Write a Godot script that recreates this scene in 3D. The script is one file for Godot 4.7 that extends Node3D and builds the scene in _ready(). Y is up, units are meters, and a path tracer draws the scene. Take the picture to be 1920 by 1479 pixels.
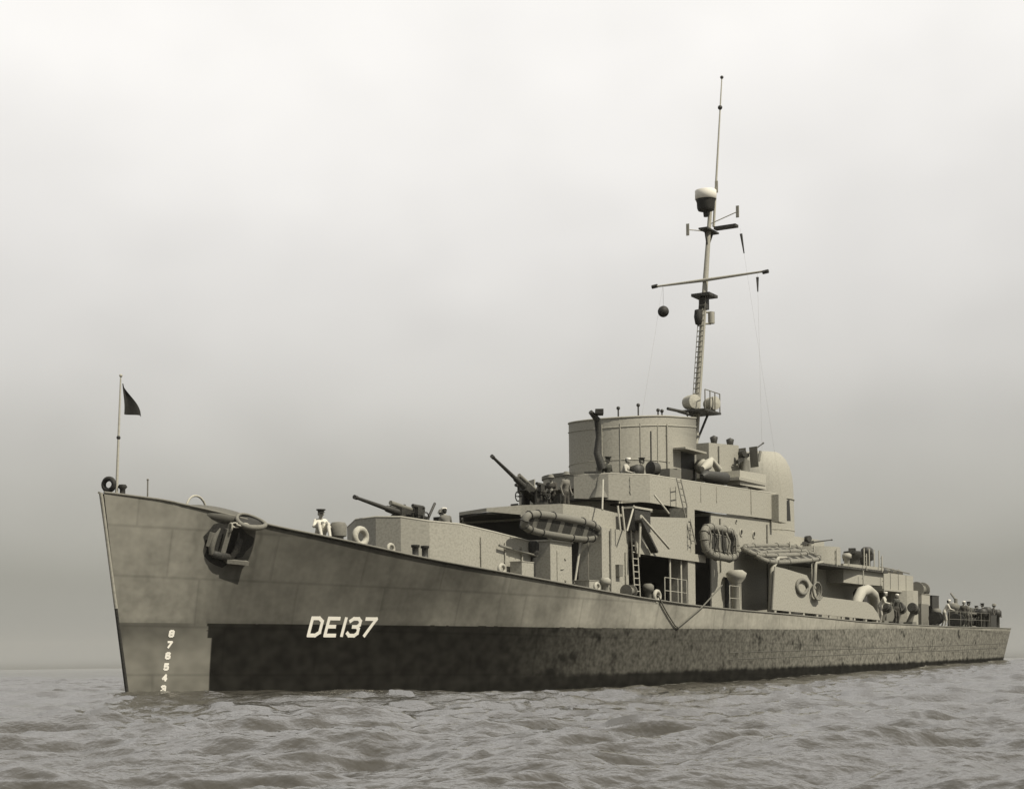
extends Node3D
# A grey escort warship lying in a slight sea, seen from a small boat off her port bow.
# Ship coordinates: x = metres aft of the stem, y = metres above the water, z = metres to port of the centre line.

const FLAT := 0xFFFFFFFF
var M := {}
var ship: Node3D
var used := {}
var ship_xf: Transform3D

# ---------------------------------------------------------------- names and tags
func numbered(called: String) -> String:
	var n: int = used.get(called, 0)
	used[called] = n + 1
	return called if n == 0 else "%s_%03d" % [called, n]

func tag(o: Node, label: String, category: String, group := "") -> void:
	o.set_meta("label", label)
	o.set_meta("category", category)
	if group != "":
		o.set_meta("group", group)

func thing(called: String, label: String, category: String, at: Vector3, turn := Basis.IDENTITY, group := "") -> Node3D:
	# at and turn are given in ship coordinates
	var o := Node3D.new()
	o.name = numbered(called)
	add_child(o)
	o.transform = ship_xf * Transform3D(turn, at)
	tag(o, label, category, group)
	return o

func dup(o: Node3D, called: String, label: String, at: Vector3, turn := Basis.IDENTITY) -> Node3D:
	var c: Node3D = o.duplicate()
	c.name = numbered(called)
	add_child(c)
	c.transform = ship_xf * Transform3D(turn, at)
	c.set_meta("label", label)
	return c

func holder(called: String, parent: Node, at := Vector3.ZERO, turn := Basis.IDENTITY) -> Node3D:
	var o := Node3D.new()
	o.name = called
	parent.add_child(o, true)
	o.transform = Transform3D(turn, at)
	return o

func begin() -> SurfaceTool:
	var st := SurfaceTool.new()
	st.begin(Mesh.PRIMITIVE_TRIANGLES)
	return st

func obj(called: String, st: SurfaceTool, mat: Material, parent: Node) -> MeshInstance3D:
	st.generate_normals()
	var o := MeshInstance3D.new()
	o.mesh = st.commit()
	o.material_override = mat
	o.name = called
	parent.add_child(o, true)
	return o

# ---------------------------------------------------------------- shapes
func t3(st: SurfaceTool, a: Vector3, b: Vector3, c: Vector3, hint: Vector3) -> void:
	var n := (b - a).cross(c - a)
	if n.dot(hint) > 0.0:
		st.add_vertex(a); st.add_vertex(c); st.add_vertex(b)
	else:
		st.add_vertex(a); st.add_vertex(b); st.add_vertex(c)

func q4(st: SurfaceTool, a: Vector3, b: Vector3, c: Vector3, d: Vector3, hint: Vector3) -> void:
	t3(st, a, b, c, hint)
	t3(st, a, c, d, hint)

func box(st: SurfaceTool, c: Vector3, size: Vector3, basis := Basis.IDENTITY) -> void:
	st.set_smooth_group(FLAT)
	var h := size * 0.5
	for ax in 3:
		for s in [-1.0, 1.0]:
			var n := Vector3.ZERO; n[ax] = s
			var u := Vector3.ZERO; u[(ax + 1) % 3] = h[(ax + 1) % 3]
			var v := Vector3.ZERO; v[(ax + 2) % 3] = h[(ax + 2) % 3]
			var o: Vector3 = n * h[ax]
			q4(st, c + basis * (o - u - v), c + basis * (o + u - v), c + basis * (o + u + v), c + basis * (o - u + v), basis * n)

func box2(st: SurfaceTool, lo: Vector3, hi: Vector3) -> void:
	box(st, (lo + hi) * 0.5, (hi - lo).abs())

func pick(v, i: int) -> float:
	return v[i] if v is Array else v

# closed plan of (s, p) points, walls from zb to zt (numbers, or one number per point)
func prism(st: SurfaceTool, plan: Array, zb, zt, top := true, smooth := false) -> void:
	var n := plan.size()
	var area := 0.0
	for i in n:
		var a: Vector2 = plan[i]
		var b: Vector2 = plan[(i + 1) % n]
		area += a.cross(b)
	st.set_smooth_group(0 if smooth else FLAT)
	for i in n:
		var j := (i + 1) % n
		var a: Vector2 = plan[i]
		var b: Vector2 = plan[j]
		var e := b - a
		var out := Vector2(e.y, -e.x) * signf(area)
		q4(st, Vector3(a.x, pick(zb, i), a.y), Vector3(b.x, pick(zb, j), b.y), Vector3(b.x, pick(zt, j), b.y), Vector3(a.x, pick(zt, i), a.y), Vector3(out.x, 0, out.y))
	if top:
		st.set_smooth_group(FLAT)
		var pts := PackedVector2Array()
		for p in plan:
			pts.append(p)
		var ix := Geometry2D.triangulate_polygon(pts)
		for k in range(0, ix.size(), 3):
			var r := []
			for m in 3:
				r.append(ix[k + m])
			t3(st, Vector3(plan[r[0]].x, pick(zt, r[0]), plan[r[0]].y), Vector3(plan[r[1]].x, pick(zt, r[1]), plan[r[1]].y), Vector3(plan[r[2]].x, pick(zt, r[2]), plan[r[2]].y), Vector3.UP)
			t3(st, Vector3(plan[r[0]].x, pick(zb, r[0]), plan[r[0]].y), Vector3(plan[r[1]].x, pick(zb, r[1]), plan[r[1]].y), Vector3(plan[r[2]].x, pick(zb, r[2]), plan[r[2]].y), Vector3.DOWN)

# an open wall of plate that follows a line of (s, p) points
func plate_wall(st: SurfaceTool, line: Array, zb, zt, thick := 0.06) -> void:
	var n := line.size()
	var nor := []
	for i in n:
		var a: Vector2 = line[maxi(i - 1, 0)]
		var b: Vector2 = line[mini(i + 1, n - 1)]
		var e := (b - a).normalized()
		nor.append(Vector2(e.y, -e.x) * thick * 0.5)
	st.set_smooth_group(FLAT)
	for i in n - 1:
		for side in [-1.0, 1.0]:
			var a: Vector2 = line[i] + nor[i] * side
			var b: Vector2 = line[i + 1] + nor[i + 1] * side
			var h: Vector2 = nor[i] * side
			q4(st, Vector3(a.x, pick(zb, i), a.y), Vector3(b.x, pick(zb, i + 1), b.y), Vector3(b.x, pick(zt, i + 1), b.y), Vector3(a.x, pick(zt, i), a.y), Vector3(h.x, 0, h.y))
		for e in [[zt, Vector3.UP], [zb, Vector3.DOWN]]:
			var a0: Vector2 = line[i] - nor[i]
			var a1: Vector2 = line[i] + nor[i]
			var b0: Vector2 = line[i + 1] - nor[i + 1]
			var b1: Vector2 = line[i + 1] + nor[i + 1]
			var za := pick(e[0], i)
			var zc := pick(e[0], i + 1)
			q4(st, Vector3(a0.x, za, a0.y), Vector3(a1.x, za, a1.y), Vector3(b1.x, zc, b1.y), Vector3(b0.x, zc, b0.y), e[1])
	for i in [0, n - 1]:
		var a0: Vector2 = line[i] - nor[i]
		var a1: Vector2 = line[i] + nor[i]
		var d: Vector2 = (line[0] - line[1]) if i == 0 else (line[n - 1] - line[n - 2])
		q4(st, Vector3(a0.x, pick(zb, i), a0.y), Vector3(a1.x, pick(zb, i), a1.y), Vector3(a1.x, pick(zt, i), a1.y), Vector3(a0.x, pick(zt, i), a0.y), Vector3(d.x, 0, d.y))

# an upright plate: outline of (s, z) points at p, with thickness
func slab(st: SurfaceTool, outline: Array, p: float, thick: float) -> void:
	st.set_smooth_group(FLAT)
	var pts := PackedVector2Array()
	for o in outline:
		pts.append(o)
	var ix := Geometry2D.triangulate_polygon(pts)
	for side in [-0.5, 0.5]:
		for k in range(0, ix.size(), 3):
			var v := []
			for m in 3:
				v.append(Vector3(pts[ix[k + m]].x, pts[ix[k + m]].y, p + side * thick))
			t3(st, v[0], v[1], v[2], Vector3(0, 0, side))
	var area := 0.0
	for i in pts.size():
		area += pts[i].cross(pts[(i + 1) % pts.size()])
	for i in pts.size():
		var a := pts[i]
		var b := pts[(i + 1) % pts.size()]
		var e := b - a
		var out := Vector2(e.y, -e.x) * signf(area)
		q4(st, Vector3(a.x, a.y, p - thick * 0.5), Vector3(b.x, b.y, p - thick * 0.5), Vector3(b.x, b.y, p + thick * 0.5), Vector3(a.x, a.y, p + thick * 0.5), Vector3(out.x, out.y, 0))

func tube(st: SurfaceTool, pts: Array, radii, sides := 8, closed := false, caps := true) -> void:
	var n := pts.size()
	var rings := []
	var up := Vector3(0.31, 0.9, 0.17).normalized()
	for i in n:
		var a: Vector3 = pts[(i - 1 + n) % n] if closed else pts[maxi(i - 1, 0)]
		var b: Vector3 = pts[(i + 1) % n] if closed else pts[mini(i + 1, n - 1)]
		var d := (b - a).normalized()
		if absf(d.dot(up)) > 0.97:
			up = Vector3(0.9, 0.2, 0.4).normalized()
		var x := d.cross(up).normalized()
		var y := x.cross(d).normalized()
		up = y
		var ring := []
		for k in sides:
			var t := TAU * k / sides
			ring.append(pts[i] + (x * cos(t) + y * sin(t)) * pick(radii, i))
		rings.append(ring)
	st.set_smooth_group(0)
	for i in (n if closed else n - 1):
		var r0: Array = rings[i]
		var r1: Array = rings[(i + 1) % n]
		var mid: Vector3 = (pts[i] + pts[(i + 1) % n]) * 0.5
		var shift := 0
		if closed and i == n - 1:
			var best := 1e9
			for k in sides:
				var dd: float = (r1[k] as Vector3).distance_squared_to(r0[0])
				if dd < best:
					best = dd; shift = k
		for k in sides:
			var k2 := (k + 1) % sides
			q4(st, r0[k], r0[k2], r1[(k2 + shift) % sides], r1[(k + shift) % sides], (r0[k] + r0[k2]) * 0.5 - mid + (r1[(k + shift) % sides] + r1[(k2 + shift) % sides]) * 0.5 - mid)
	if caps and not closed:
		st.set_smooth_group(FLAT)
		for e in [[0, 1], [n - 1, n - 2]]:
			var c: Vector3 = pts[e[0]]
			var out: Vector3 = pts[e[0]] - pts[e[1]]
			for k in sides:
				t3(st, c, rings[e[0]][k], rings[e[0]][(k + 1) % sides], out)

func bar(st: SurfaceTool, a: Vector3, b: Vector3, r: float, sides := 6) -> void:
	tube(st, [a, b], r, sides)

# profile of (radius, height) about an upright axis at c; sx and sz stretch it
func lathe(st: SurfaceTool, c: Vector3, prof: Array, sides := 20, sx := 1.0, sz := 1.0, basis := Basis.IDENTITY) -> void:
	for i in prof.size() - 1:
		var a: Vector2 = prof[i]
		var b: Vector2 = prof[i + 1]
		st.set_smooth_group(0 if absf(a.x - b.x) < absf(a.y - b.y) * 3.0 else FLAT)
		for k in sides:
			var t0 := TAU * k / sides
			var t1 := TAU * (k + 1) / sides
			var d0 := Vector3(cos(t0) * sx, 0, sin(t0) * sz)
			var d1 := Vector3(cos(t1) * sx, 0, sin(t1) * sz)
			var e := b - a
			var out := (d0 + d1).normalized() * e.y + Vector3.UP * -e.x
			var p0 := basis * (d0 * a.x + Vector3.UP * a.y)
			var p1 := basis * (d1 * a.x + Vector3.UP * a.y)
			var p2 := basis * (d1 * b.x + Vector3.UP * b.y)
			var p3 := basis * (d0 * b.x + Vector3.UP * b.y)
			q4(st, c + p0, c + p1, c + p2, c + p3, basis * out)

func ball(st: SurfaceTool, c: Vector3, r: float, squash := 1.0, n := 10) -> void:
	var prof := []
	for i in n + 1:
		var t := PI * i / n
		prof.append(Vector2(sin(t) * r, -cos(t) * r * squash))
	st.set_smooth_group(0)
	for i in n:
		var a: Vector2 = prof[i]
		var b: Vector2 = prof[i + 1]
		for k in n * 2:
			var t0 := PI * k / n
			var t1 := PI * (k + 1) / n
			var d0 := Vector3(cos(t0), 0, sin(t0))
			var d1 := Vector3(cos(t1), 0, sin(t1))
			var out := (d0 + d1) * (a.x + b.x) + Vector3.UP * (a.y + b.y)
			q4(st, c + d0 * a.x + Vector3.UP * a.y, c + d1 * a.x + Vector3.UP * a.y, c + d1 * b.x + Vector3.UP * b.y, c + d0 * b.x + Vector3.UP * b.y, out)

func oval_ring(half_l: float, half_w: float, n := 40, power := 3.4) -> Array:
	var pts := []
	for i in n:
		var t := TAU * i / n
		var c := cos(t)
		var s := sin(t)
		pts.append(Vector3(signf(c) * pow(absf(c), 2.0 / power) * half_l, 0, signf(s) * pow(absf(s), 2.0 / power) * half_w))
	return pts

# surface nets over joined tapered capsules: bones are [a, b, radius at a, radius at b, colour]
func nets(st: SurfaceTool, bones: Array, cell: float, k: float) -> void:
	var lo := Vector3.INF
	var hi := -Vector3.INF
	for b in bones:
		for e in 2:
			var r: float = b[2 + e] + cell * 3.0
			lo = lo.min(b[e] - Vector3.ONE * r)
			hi = hi.max(b[e] + Vector3.ONE * r)
	var dim := Vector3i(((hi - lo) / cell).ceil()) + Vector3i.ONE
	var sy := dim.x
	var sz := dim.x * dim.y
	var f := PackedFloat32Array()
	f.resize(dim.x * dim.y * dim.z)
	f.fill(9.0)
	for b in bones:
		var a: Vector3 = b[0]
		var ab: Vector3 = b[1] - a
		var l2 := maxf(ab.length_squared(), 1e-9)
		var m: float = maxf(b[2], b[3]) + cell * 2.0 + k
		var i0 := Vector3i(((a.min(b[1]) - Vector3.ONE * m - lo) / cell).floor()).clamp(Vector3i.ZERO, dim - Vector3i.ONE)
		var i1 := Vector3i(((a.max(b[1]) + Vector3.ONE * m - lo) / cell).ceil()).clamp(Vector3i.ZERO, dim - Vector3i.ONE)
		for z in range(i0.z, i1.z + 1):
			for y in range(i0.y, i1.y + 1):
				for x in range(i0.x, i1.x + 1):
					var p := lo + Vector3(x, y, z) * cell
					var h := clampf((p - a).dot(ab) / l2, 0.0, 1.0)
					var d: float = p.distance_to(a + ab * h) - lerpf(b[2], b[3], h)
					var at := x + y * sy + z * sz
					var g := f[at]
					var w := maxf(k - absf(g - d), 0.0) / k
					f[at] = minf(g, d) - w * w * k * 0.25
	var ids := {}
	var vs := PackedVector3Array()
	var cs := PackedColorArray()
	var offs := [0, 1, sy, sy + 1, sz, sz + 1, sz + sy, sz + sy + 1]
	for z in dim.z - 1:
		for y in dim.y - 1:
			for x in dim.x - 1:
				var at := x + y * sy + z * sz
				if f[at] > cell * 2.0 or f[at] < -cell * 2.0:
					continue
				var mask := 0
				for q in 8:
					if f[at + offs[q]] < 0.0:
						mask |= 1 << q
				if mask == 0 or mask == 255:
					continue
				var sum := Vector3.ZERO
				var cnt := 0
				for q in 8:
					for ax in 3:
						var r: int = q | (1 << ax)
						if r == q or ((mask >> q) & 1) == ((mask >> r) & 1):
							continue
						var fa := f[at + offs[q]]
						var fb := f[at + offs[r]]
						var pa := Vector3(q & 1, (q >> 1) & 1, (q >> 2) & 1)
						var pb := Vector3(r & 1, (r >> 1) & 1, (r >> 2) & 1)
						sum += pa.lerp(pb, fa / (fa - fb))
						cnt += 1
				var p := lo + (Vector3(x, y, z) + sum / cnt) * cell
				var best := 1e9
				var col := Color.WHITE
				for b in bones:
					var a: Vector3 = b[0]
					var ab: Vector3 = b[1] - a
					var h := clampf((p - a).dot(ab) / maxf(ab.length_squared(), 1e-9), 0.0, 1.0)
					var d: float = p.distance_to(a + ab * h) - lerpf(b[2], b[3], h)
					if d < best:
						best = d; col = b[4]
				ids[at] = vs.size()
				vs.append(p)
				cs.append(col)
	var steps := [1, sy, sz]
	st.set_smooth_group(0)
	for at: int in ids:
		for ax in 3:
			var e: int = at + steps[ax]
			if (f[at] < 0.0) == (f[e] < 0.0):
				continue
			var u: int = steps[(ax + 1) % 3]
			var v: int = steps[(ax + 2) % 3]
			if not (ids.has(at - u) and ids.has(at - v) and ids.has(at - u - v)):
				continue
			var loop := [ids[at], ids[at - u], ids[at - u - v], ids[at - v]]
			var n := Vector3.ZERO
			n[ax] = 1.0 if f[at] < 0.0 else -1.0
			for tri in [[0, 1, 2], [0, 2, 3]]:
				var a := vs[loop[tri[0]]]
				var b := vs[loop[tri[1]]]
				var c := vs[loop[tri[2]]]
				var flip := (b - a).cross(c - a).dot(n) > 0.0
				for m in ([0, 2, 1] if flip else [0, 1, 2]):
					st.set_color(cs[loop[tri[m]]])
					st.add_vertex(vs[loop[tri[m]]])

# ---------------------------------------------------------------- ship lines
const DECK_Z := [[0.0, 5.96], [1.6, 5.84], [3.3, 5.60], [5.1, 5.26], [8.1, 4.93], [10.9, 4.57], [13.5, 4.33], [17.7, 4.01], [21.6, 3.71], [25.3, 3.47], [29.8, 3.25], [35.3, 3.13], [40.3, 3.06], [51.4, 2.86], [59.2, 2.83], [71.0, 2.84], [87.0, 2.97], [93.4, 3.02]]
const DECK_B := [[0.0, 0.10], [2.0, 0.95], [5.0, 1.95], [10.0, 3.15], [15.0, 4.0], [20.0, 4.6], [30.0, 5.35], [40.0, 5.6], [55.0, 5.6], [70.0, 5.25], [80.0, 4.8], [86.0, 4.5], [90.0, 3.95], [92.0, 3.1], [93.0, 1.9], [93.4, 0.03]]
const WATER_B := [[0.0, 0.04], [2.0, 0.42], [5.0, 1.12], [10.0, 2.2], [15.0, 3.2], [20.0, 3.95], [30.0, 4.9], [40.0, 5.35], [55.0, 5.4], [70.0, 4.9], [80.0, 4.3], [86.0, 3.95], [90.0, 3.4], [92.0, 2.6], [93.0, 1.6], [93.4, 0.03]]
const PAINT_Z := [[0.0, 2.22], [25.0, 2.24], [43.0, 2.38], [61.0, 2.66], [75.0, 2.72], [94.0, 2.8]]
const BLACK_Z := [[0.0, 0.2], [20.0, 0.4], [31.0, 0.5], [62.0, 0.68], [91.0, 0.95], [94.0, 0.95]]
const WATER_Z := [[0.0, 0.18], [3.8, 0.05], [6.6, -0.12], [14.0, -0.2], [31.0, -0.1], [44.0, 0.06], [62.0, 0.33], [91.0, 0.68], [100.0, 0.7]]

func along(t: Array, s: float) -> float:
	if s <= t[0][0]:
		return t[0][1]
	for i in t.size() - 1:
		if s <= t[i + 1][0]:
			var k: float = (s - t[i][0]) / (t[i + 1][0] - t[i][0])
			return lerpf(t[i][1], t[i + 1][1], k)
	return t[-1][1]

# eased table, for lines without corners
func fair(t: Array, s: float) -> float:
	return (along(t, s - 1.0) + along(t, s) * 2.0 + along(t, s + 1.0)) * 0.25 if s > 2.0 and s < 92.0 else along(t, s)

func stem_at(z: float) -> float:
	return 1.0 * (1.0 - z / 5.95) if z > 0.0 else 1.0 - z * 0.9

func stern_at(z: float) -> float:
	return 93.4 - 0.9 * clampf(1.0 - z / 3.0, 0.0, 1.4)

func deck_z(s: float) -> float:
	return fair(DECK_Z, s)

func half(q: float, z: float) -> float:
	var t := clampf(z / deck_z(q), 0.0, 1.0)
	var e := lerpf(1.9, 1.0, clampf(q / 35.0, 0.0, 1.0))
	return lerpf(fair(WATER_B, q), fair(DECK_B, q), pow(t, e)) * (1.0 + minf(z, 0.0) * 0.06)

func half_at(s: float, z: float) -> float:
	var q := (s - stem_at(z)) / (stern_at(z) - stem_at(z)) * 93.4
	return half(clampf(q, 0.0, 93.4), z)

func on_hull(s: float, z: float, off := 0.012) -> Vector3:
	var p := half_at(s, z)
	var ds := (half_at(s + 0.1, z) - half_at(s - 0.1, z)) / 0.2
	var dz := (half_at(s, z + 0.05) - half_at(s, z - 0.05)) / 0.1
	return Vector3(s, z, p) + Vector3(-ds, -dz, 1.0).normalized() * off

# a painted stroke that lies on the hull's port side; the points are (s, z)
func stroke(st: SurfaceTool, line: Array, w: float) -> void:
	st.set_smooth_group(0)
	for i in line.size() - 1:
		var a: Vector2 = line[i]
		var b: Vector2 = line[i + 1]
		var d := (b - a).normalized()
		var n := Vector2(-d.y, d.x) * w * 0.5
		a -= d * w * 0.38
		b += d * w * 0.38
		for k in 3:
			var u := a.lerp(b, k / 3.0)
			var v := a.lerp(b, (k + 1) / 3.0)
			q4(st, on_hull(u.x - n.x, u.y - n.y), on_hull(u.x + n.x, u.y + n.y), on_hull(v.x + n.x, v.y + n.y), on_hull(v.x - n.x, v.y - n.y), Vector3(-0.3, 0, 1))

func glyph(c: String) -> Array:
	match c:
		"D": return [[[0, 0], [0, 1], [0.38, 1], [0.6, 0.82], [0.6, 0.18], [0.38, 0], [0, 0]]]
		"E": return [[[0.58, 1], [0, 1], [0, 0], [0.58, 0]], [[0, 0.52], [0.45, 0.52]]]
		"1": return [[[0.1, 0], [0.1, 1]]]
		"3": return [[[0, 0.86], [0.16, 1], [0.45, 1], [0.6, 0.86], [0.6, 0.64], [0.46, 0.52], [0.24, 0.52]], [[0.46, 0.52], [0.6, 0.4], [0.6, 0.14], [0.45, 0], [0.14, 0], [0, 0.14]]]
		"7": return [[[0, 1], [0.6, 1], [0.14, 0]]]
		"8": return [[[0.15, 0.52], [0, 0.66], [0, 0.86], [0.14, 1], [0.46, 1], [0.6, 0.86], [0.6, 0.66], [0.45, 0.52], [0.15, 0.52], [0, 0.38], [0, 0.14], [0.14, 0], [0.46, 0], [0.6, 0.14], [0.6, 0.38], [0.45, 0.52]]]
		"6": return [[[0.56, 0.9], [0.42, 1], [0.16, 1], [0, 0.84], [0, 0.14], [0.14, 0], [0.46, 0], [0.6, 0.14], [0.6, 0.4], [0.46, 0.54], [0.02, 0.54]]]
		"5": return [[[0.56, 1], [0.05, 1], [0.03, 0.56], [0.42, 0.58], [0.6, 0.44], [0.6, 0.14], [0.45, 0], [0.14, 0], [0, 0.12]]]
		"4": return [[[0.45, 0], [0.45, 1], [0, 0.32], [0.6, 0.32]]]
	return []

func write_hull(called: String, text: String, s0: float, z0: float, h: float, wide: float, step: float, slant: float, pen: float, mat: Material) -> void:
	for i in text.length():
		var st := begin()
		for line in glyph(text[i]):
			var pts := []
			for g in line:
				var z: float = z0 + g[1] * h
				pts.append(Vector2(s0 + step * i + g[0] * wide + g[1] * h * slant, z))
			stroke(st, pts, pen)
		obj(called, st, mat, ship)

# ---------------------------------------------------------------- materials
func grain(name: String, seed_: int, freq: float, lo: float, hi: float, side := 256) -> ImageTexture:
	var n := FastNoiseLite.new()
	n.seed = seed_
	n.frequency = freq
	n.fractal_octaves = 4
	var im := n.get_seamless_image(side, side)
	im.convert(Image.FORMAT_RGB8)
	for y in side:
		for x in side:
			var v := lerpf(lo, hi, im.get_pixel(x, y).r)
			im.set_pixel(x, y, Color(v, v, v))
	im.generate_mipmaps()
	return ImageTexture.create_from_image(im)

func mat(lin: float, rough := 0.75, tex: Texture2D = null, scale := 0.5, warm := 1.0) -> StandardMaterial3D:
	var m := StandardMaterial3D.new()
	m.albedo_color = Color(lin * 1.02, lin * 0.985, lin * lerpf(1.0, 0.84, warm)).linear_to_srgb()
	m.roughness = rough
	if tex:
		m.albedo_texture = tex
		m.uv1_triplanar = true
		m.uv1_scale = Vector3.ONE * scale
	return m

func make_materials() -> void:
	var g := grain("paint", 3, 0.11, 0.84, 1.10)
	var g2 := grain("wear", 9, 0.06, 0.35, 1.3)
	M.light = mat(0.32, 0.8, g, 0.3)
	M.bow = mat(0.095, 0.7, g, 0.35)
	M.pale = mat(0.38, 0.8, g, 0.35)
	M.mid = mat(0.16, 0.8, g, 0.35)
	M.gun = mat(0.05, 0.6, g2, 0.8)
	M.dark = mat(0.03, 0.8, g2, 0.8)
	M.deck = mat(0.06, 0.9, g2, 0.3)
	M.raft = mat(0.26, 0.95, g2, 1.4)
	M.net = mat(0.05, 1.0, g2, 1.5)
	M.canvas = mat(0.42, 0.95, g, 0.8)
	M.rope = mat(0.12, 0.95)
	M.white = mat(0.72, 0.8, null, 1.0, 0.7)
	M.flag = mat(0.025, 0.95, g2, 1.2)
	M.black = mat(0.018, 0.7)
	M.glass = mat(0.02, 0.15)
	M.person = StandardMaterial3D.new()
	M.person.vertex_color_use_as_albedo = true
	M.person.roughness = 0.9

func hull_material() -> StandardMaterial3D:
	var w := 1792
	var h := 352
	var n := FastNoiseLite.new()
	n.seed = 21; n.frequency = 1.0; n.fractal_octaves = 3
	var fine := FastNoiseLite.new()
	fine.seed = 5; fine.frequency = 1.0; fine.fractal_octaves = 2
	var data := PackedByteArray()
	data.resize(w * h * 3)
	for x in w:
		var s := x * 94.0 / w
		var pz := along(PAINT_Z, s)
		var bz := along(BLACK_Z, s)
		var aft := smoothstep(15.0, 27.0, s)
		var dz := maxf(along(DECK_Z, s), 0.1)
		var runs := []
		for run: float in [2.9, 4.4, 5.0, 10.5, 16.2, 22.3, 26.9, 33.0, 47.0, 58.0]:
			if absf(s - run) < 0.4:
				runs.append(Vector2(run, 0.1 + 0.12 * absf(fposmod(run * 7.3, 1.0))))
		for y in h:
			var z := 6.4 - y * 7.4 / h
			var big := n.get_noise_2d(s * 0.22, z * 0.3)
			var small := fine.get_noise_2d(s * 1.3, z * 1.7)
			var streak := fine.get_noise_2d(s * 3.0 + 90.0, z * 0.35)
			var speck := fine.get_noise_2d(s * 3.6 + 30.0, z * 4.2)
			var v := 0.0
			if z > pz + 0.012 * small:
				var fore := smoothstep(2.2, 4.6, s + 1.3 * big + 0.5 * streak - 0.25 * (z - 4.0))
				v = lerpf(lerpf(0.20, 0.095, fore), 0.29, smoothstep(11.0, 29.0, s + 3.0 * big - 1.4 * (z - 3.4))) * (1.0 + 0.34 * big + 0.12 * small + 0.09 * speck + 0.08 * streak)  # paint tone plus some shade of the bow flare, put into the colour
				v *= 1.0 - 0.22 * smoothstep(0.2, 0.02, z - pz) * (0.5 + streak)
			elif s < 3.88 and z > 0.2 + 0.1 * small + 0.06 * big - 0.05 * s and not (s > 3.62 + 0.1 * small and z > 1.78):
				v = 0.13 * (1.0 + 0.35 * big + 0.2 * small) * lerpf(1.15, 0.75, smoothstep(1.0, 2.1, z))
			else:
				var mottling := aft * smoothstep(-0.5 + 0.2, 0.3, 0.6 * n.get_noise_2d(s * 0.5, z * 0.9 + 40.0) + 0.4 * fine.get_noise_2d(s * 2.1, z * 2.0) + aft * 0.42) * smoothstep(bz - 0.08, bz + 0.12, z + 0.05 * small)  # paler mottling on the after lower band, above the black strip
				v = lerpf(0.014 * (1.0 + 0.5 * small), (0.075 + 0.10 * smoothstep(24.0, 58.0, s)) * (1.0 + 0.25 * small + 0.5 * speck + 0.12 * streak), mottling)
			# welded seams, scuffs and runs below the chocks
			var seam := minf(absf(fposmod(z + 0.012 * s, 1.45) - 0.7), absf(fposmod(s + 1.1 * floorf((z + 0.012 * s + 0.75) / 1.45), 3.6) - 1.8))
			v *= 1.0 - 0.2 * smoothstep(0.07, 0.0, seam)
			for run in runs:
				v *= 1.0 - 0.3 * smoothstep(run.y, 0.0, absf(s - run.x - 0.1 * small)) * smoothstep(0.3, 1.0, z / dz) * (0.7 + streak)
			v = clampf(v, 0.009, 0.8)
			var c := Color(v * 1.02, v * 0.985, v * 0.85).linear_to_srgb()
			var at := (y * w + x) * 3
			data[at] = int(c.r * 255.0)
			data[at + 1] = int(c.g * 255.0)
			data[at + 2] = int(c.b * 255.0)
	var im := Image.create_from_data(w, h, false, Image.FORMAT_RGB8, data)
	im.generate_mipmaps()
	var m := StandardMaterial3D.new()
	m.albedo_texture = ImageTexture.create_from_image(im)
	m.roughness = 0.75
	m.metallic_specular = 0.15
	return m

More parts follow.
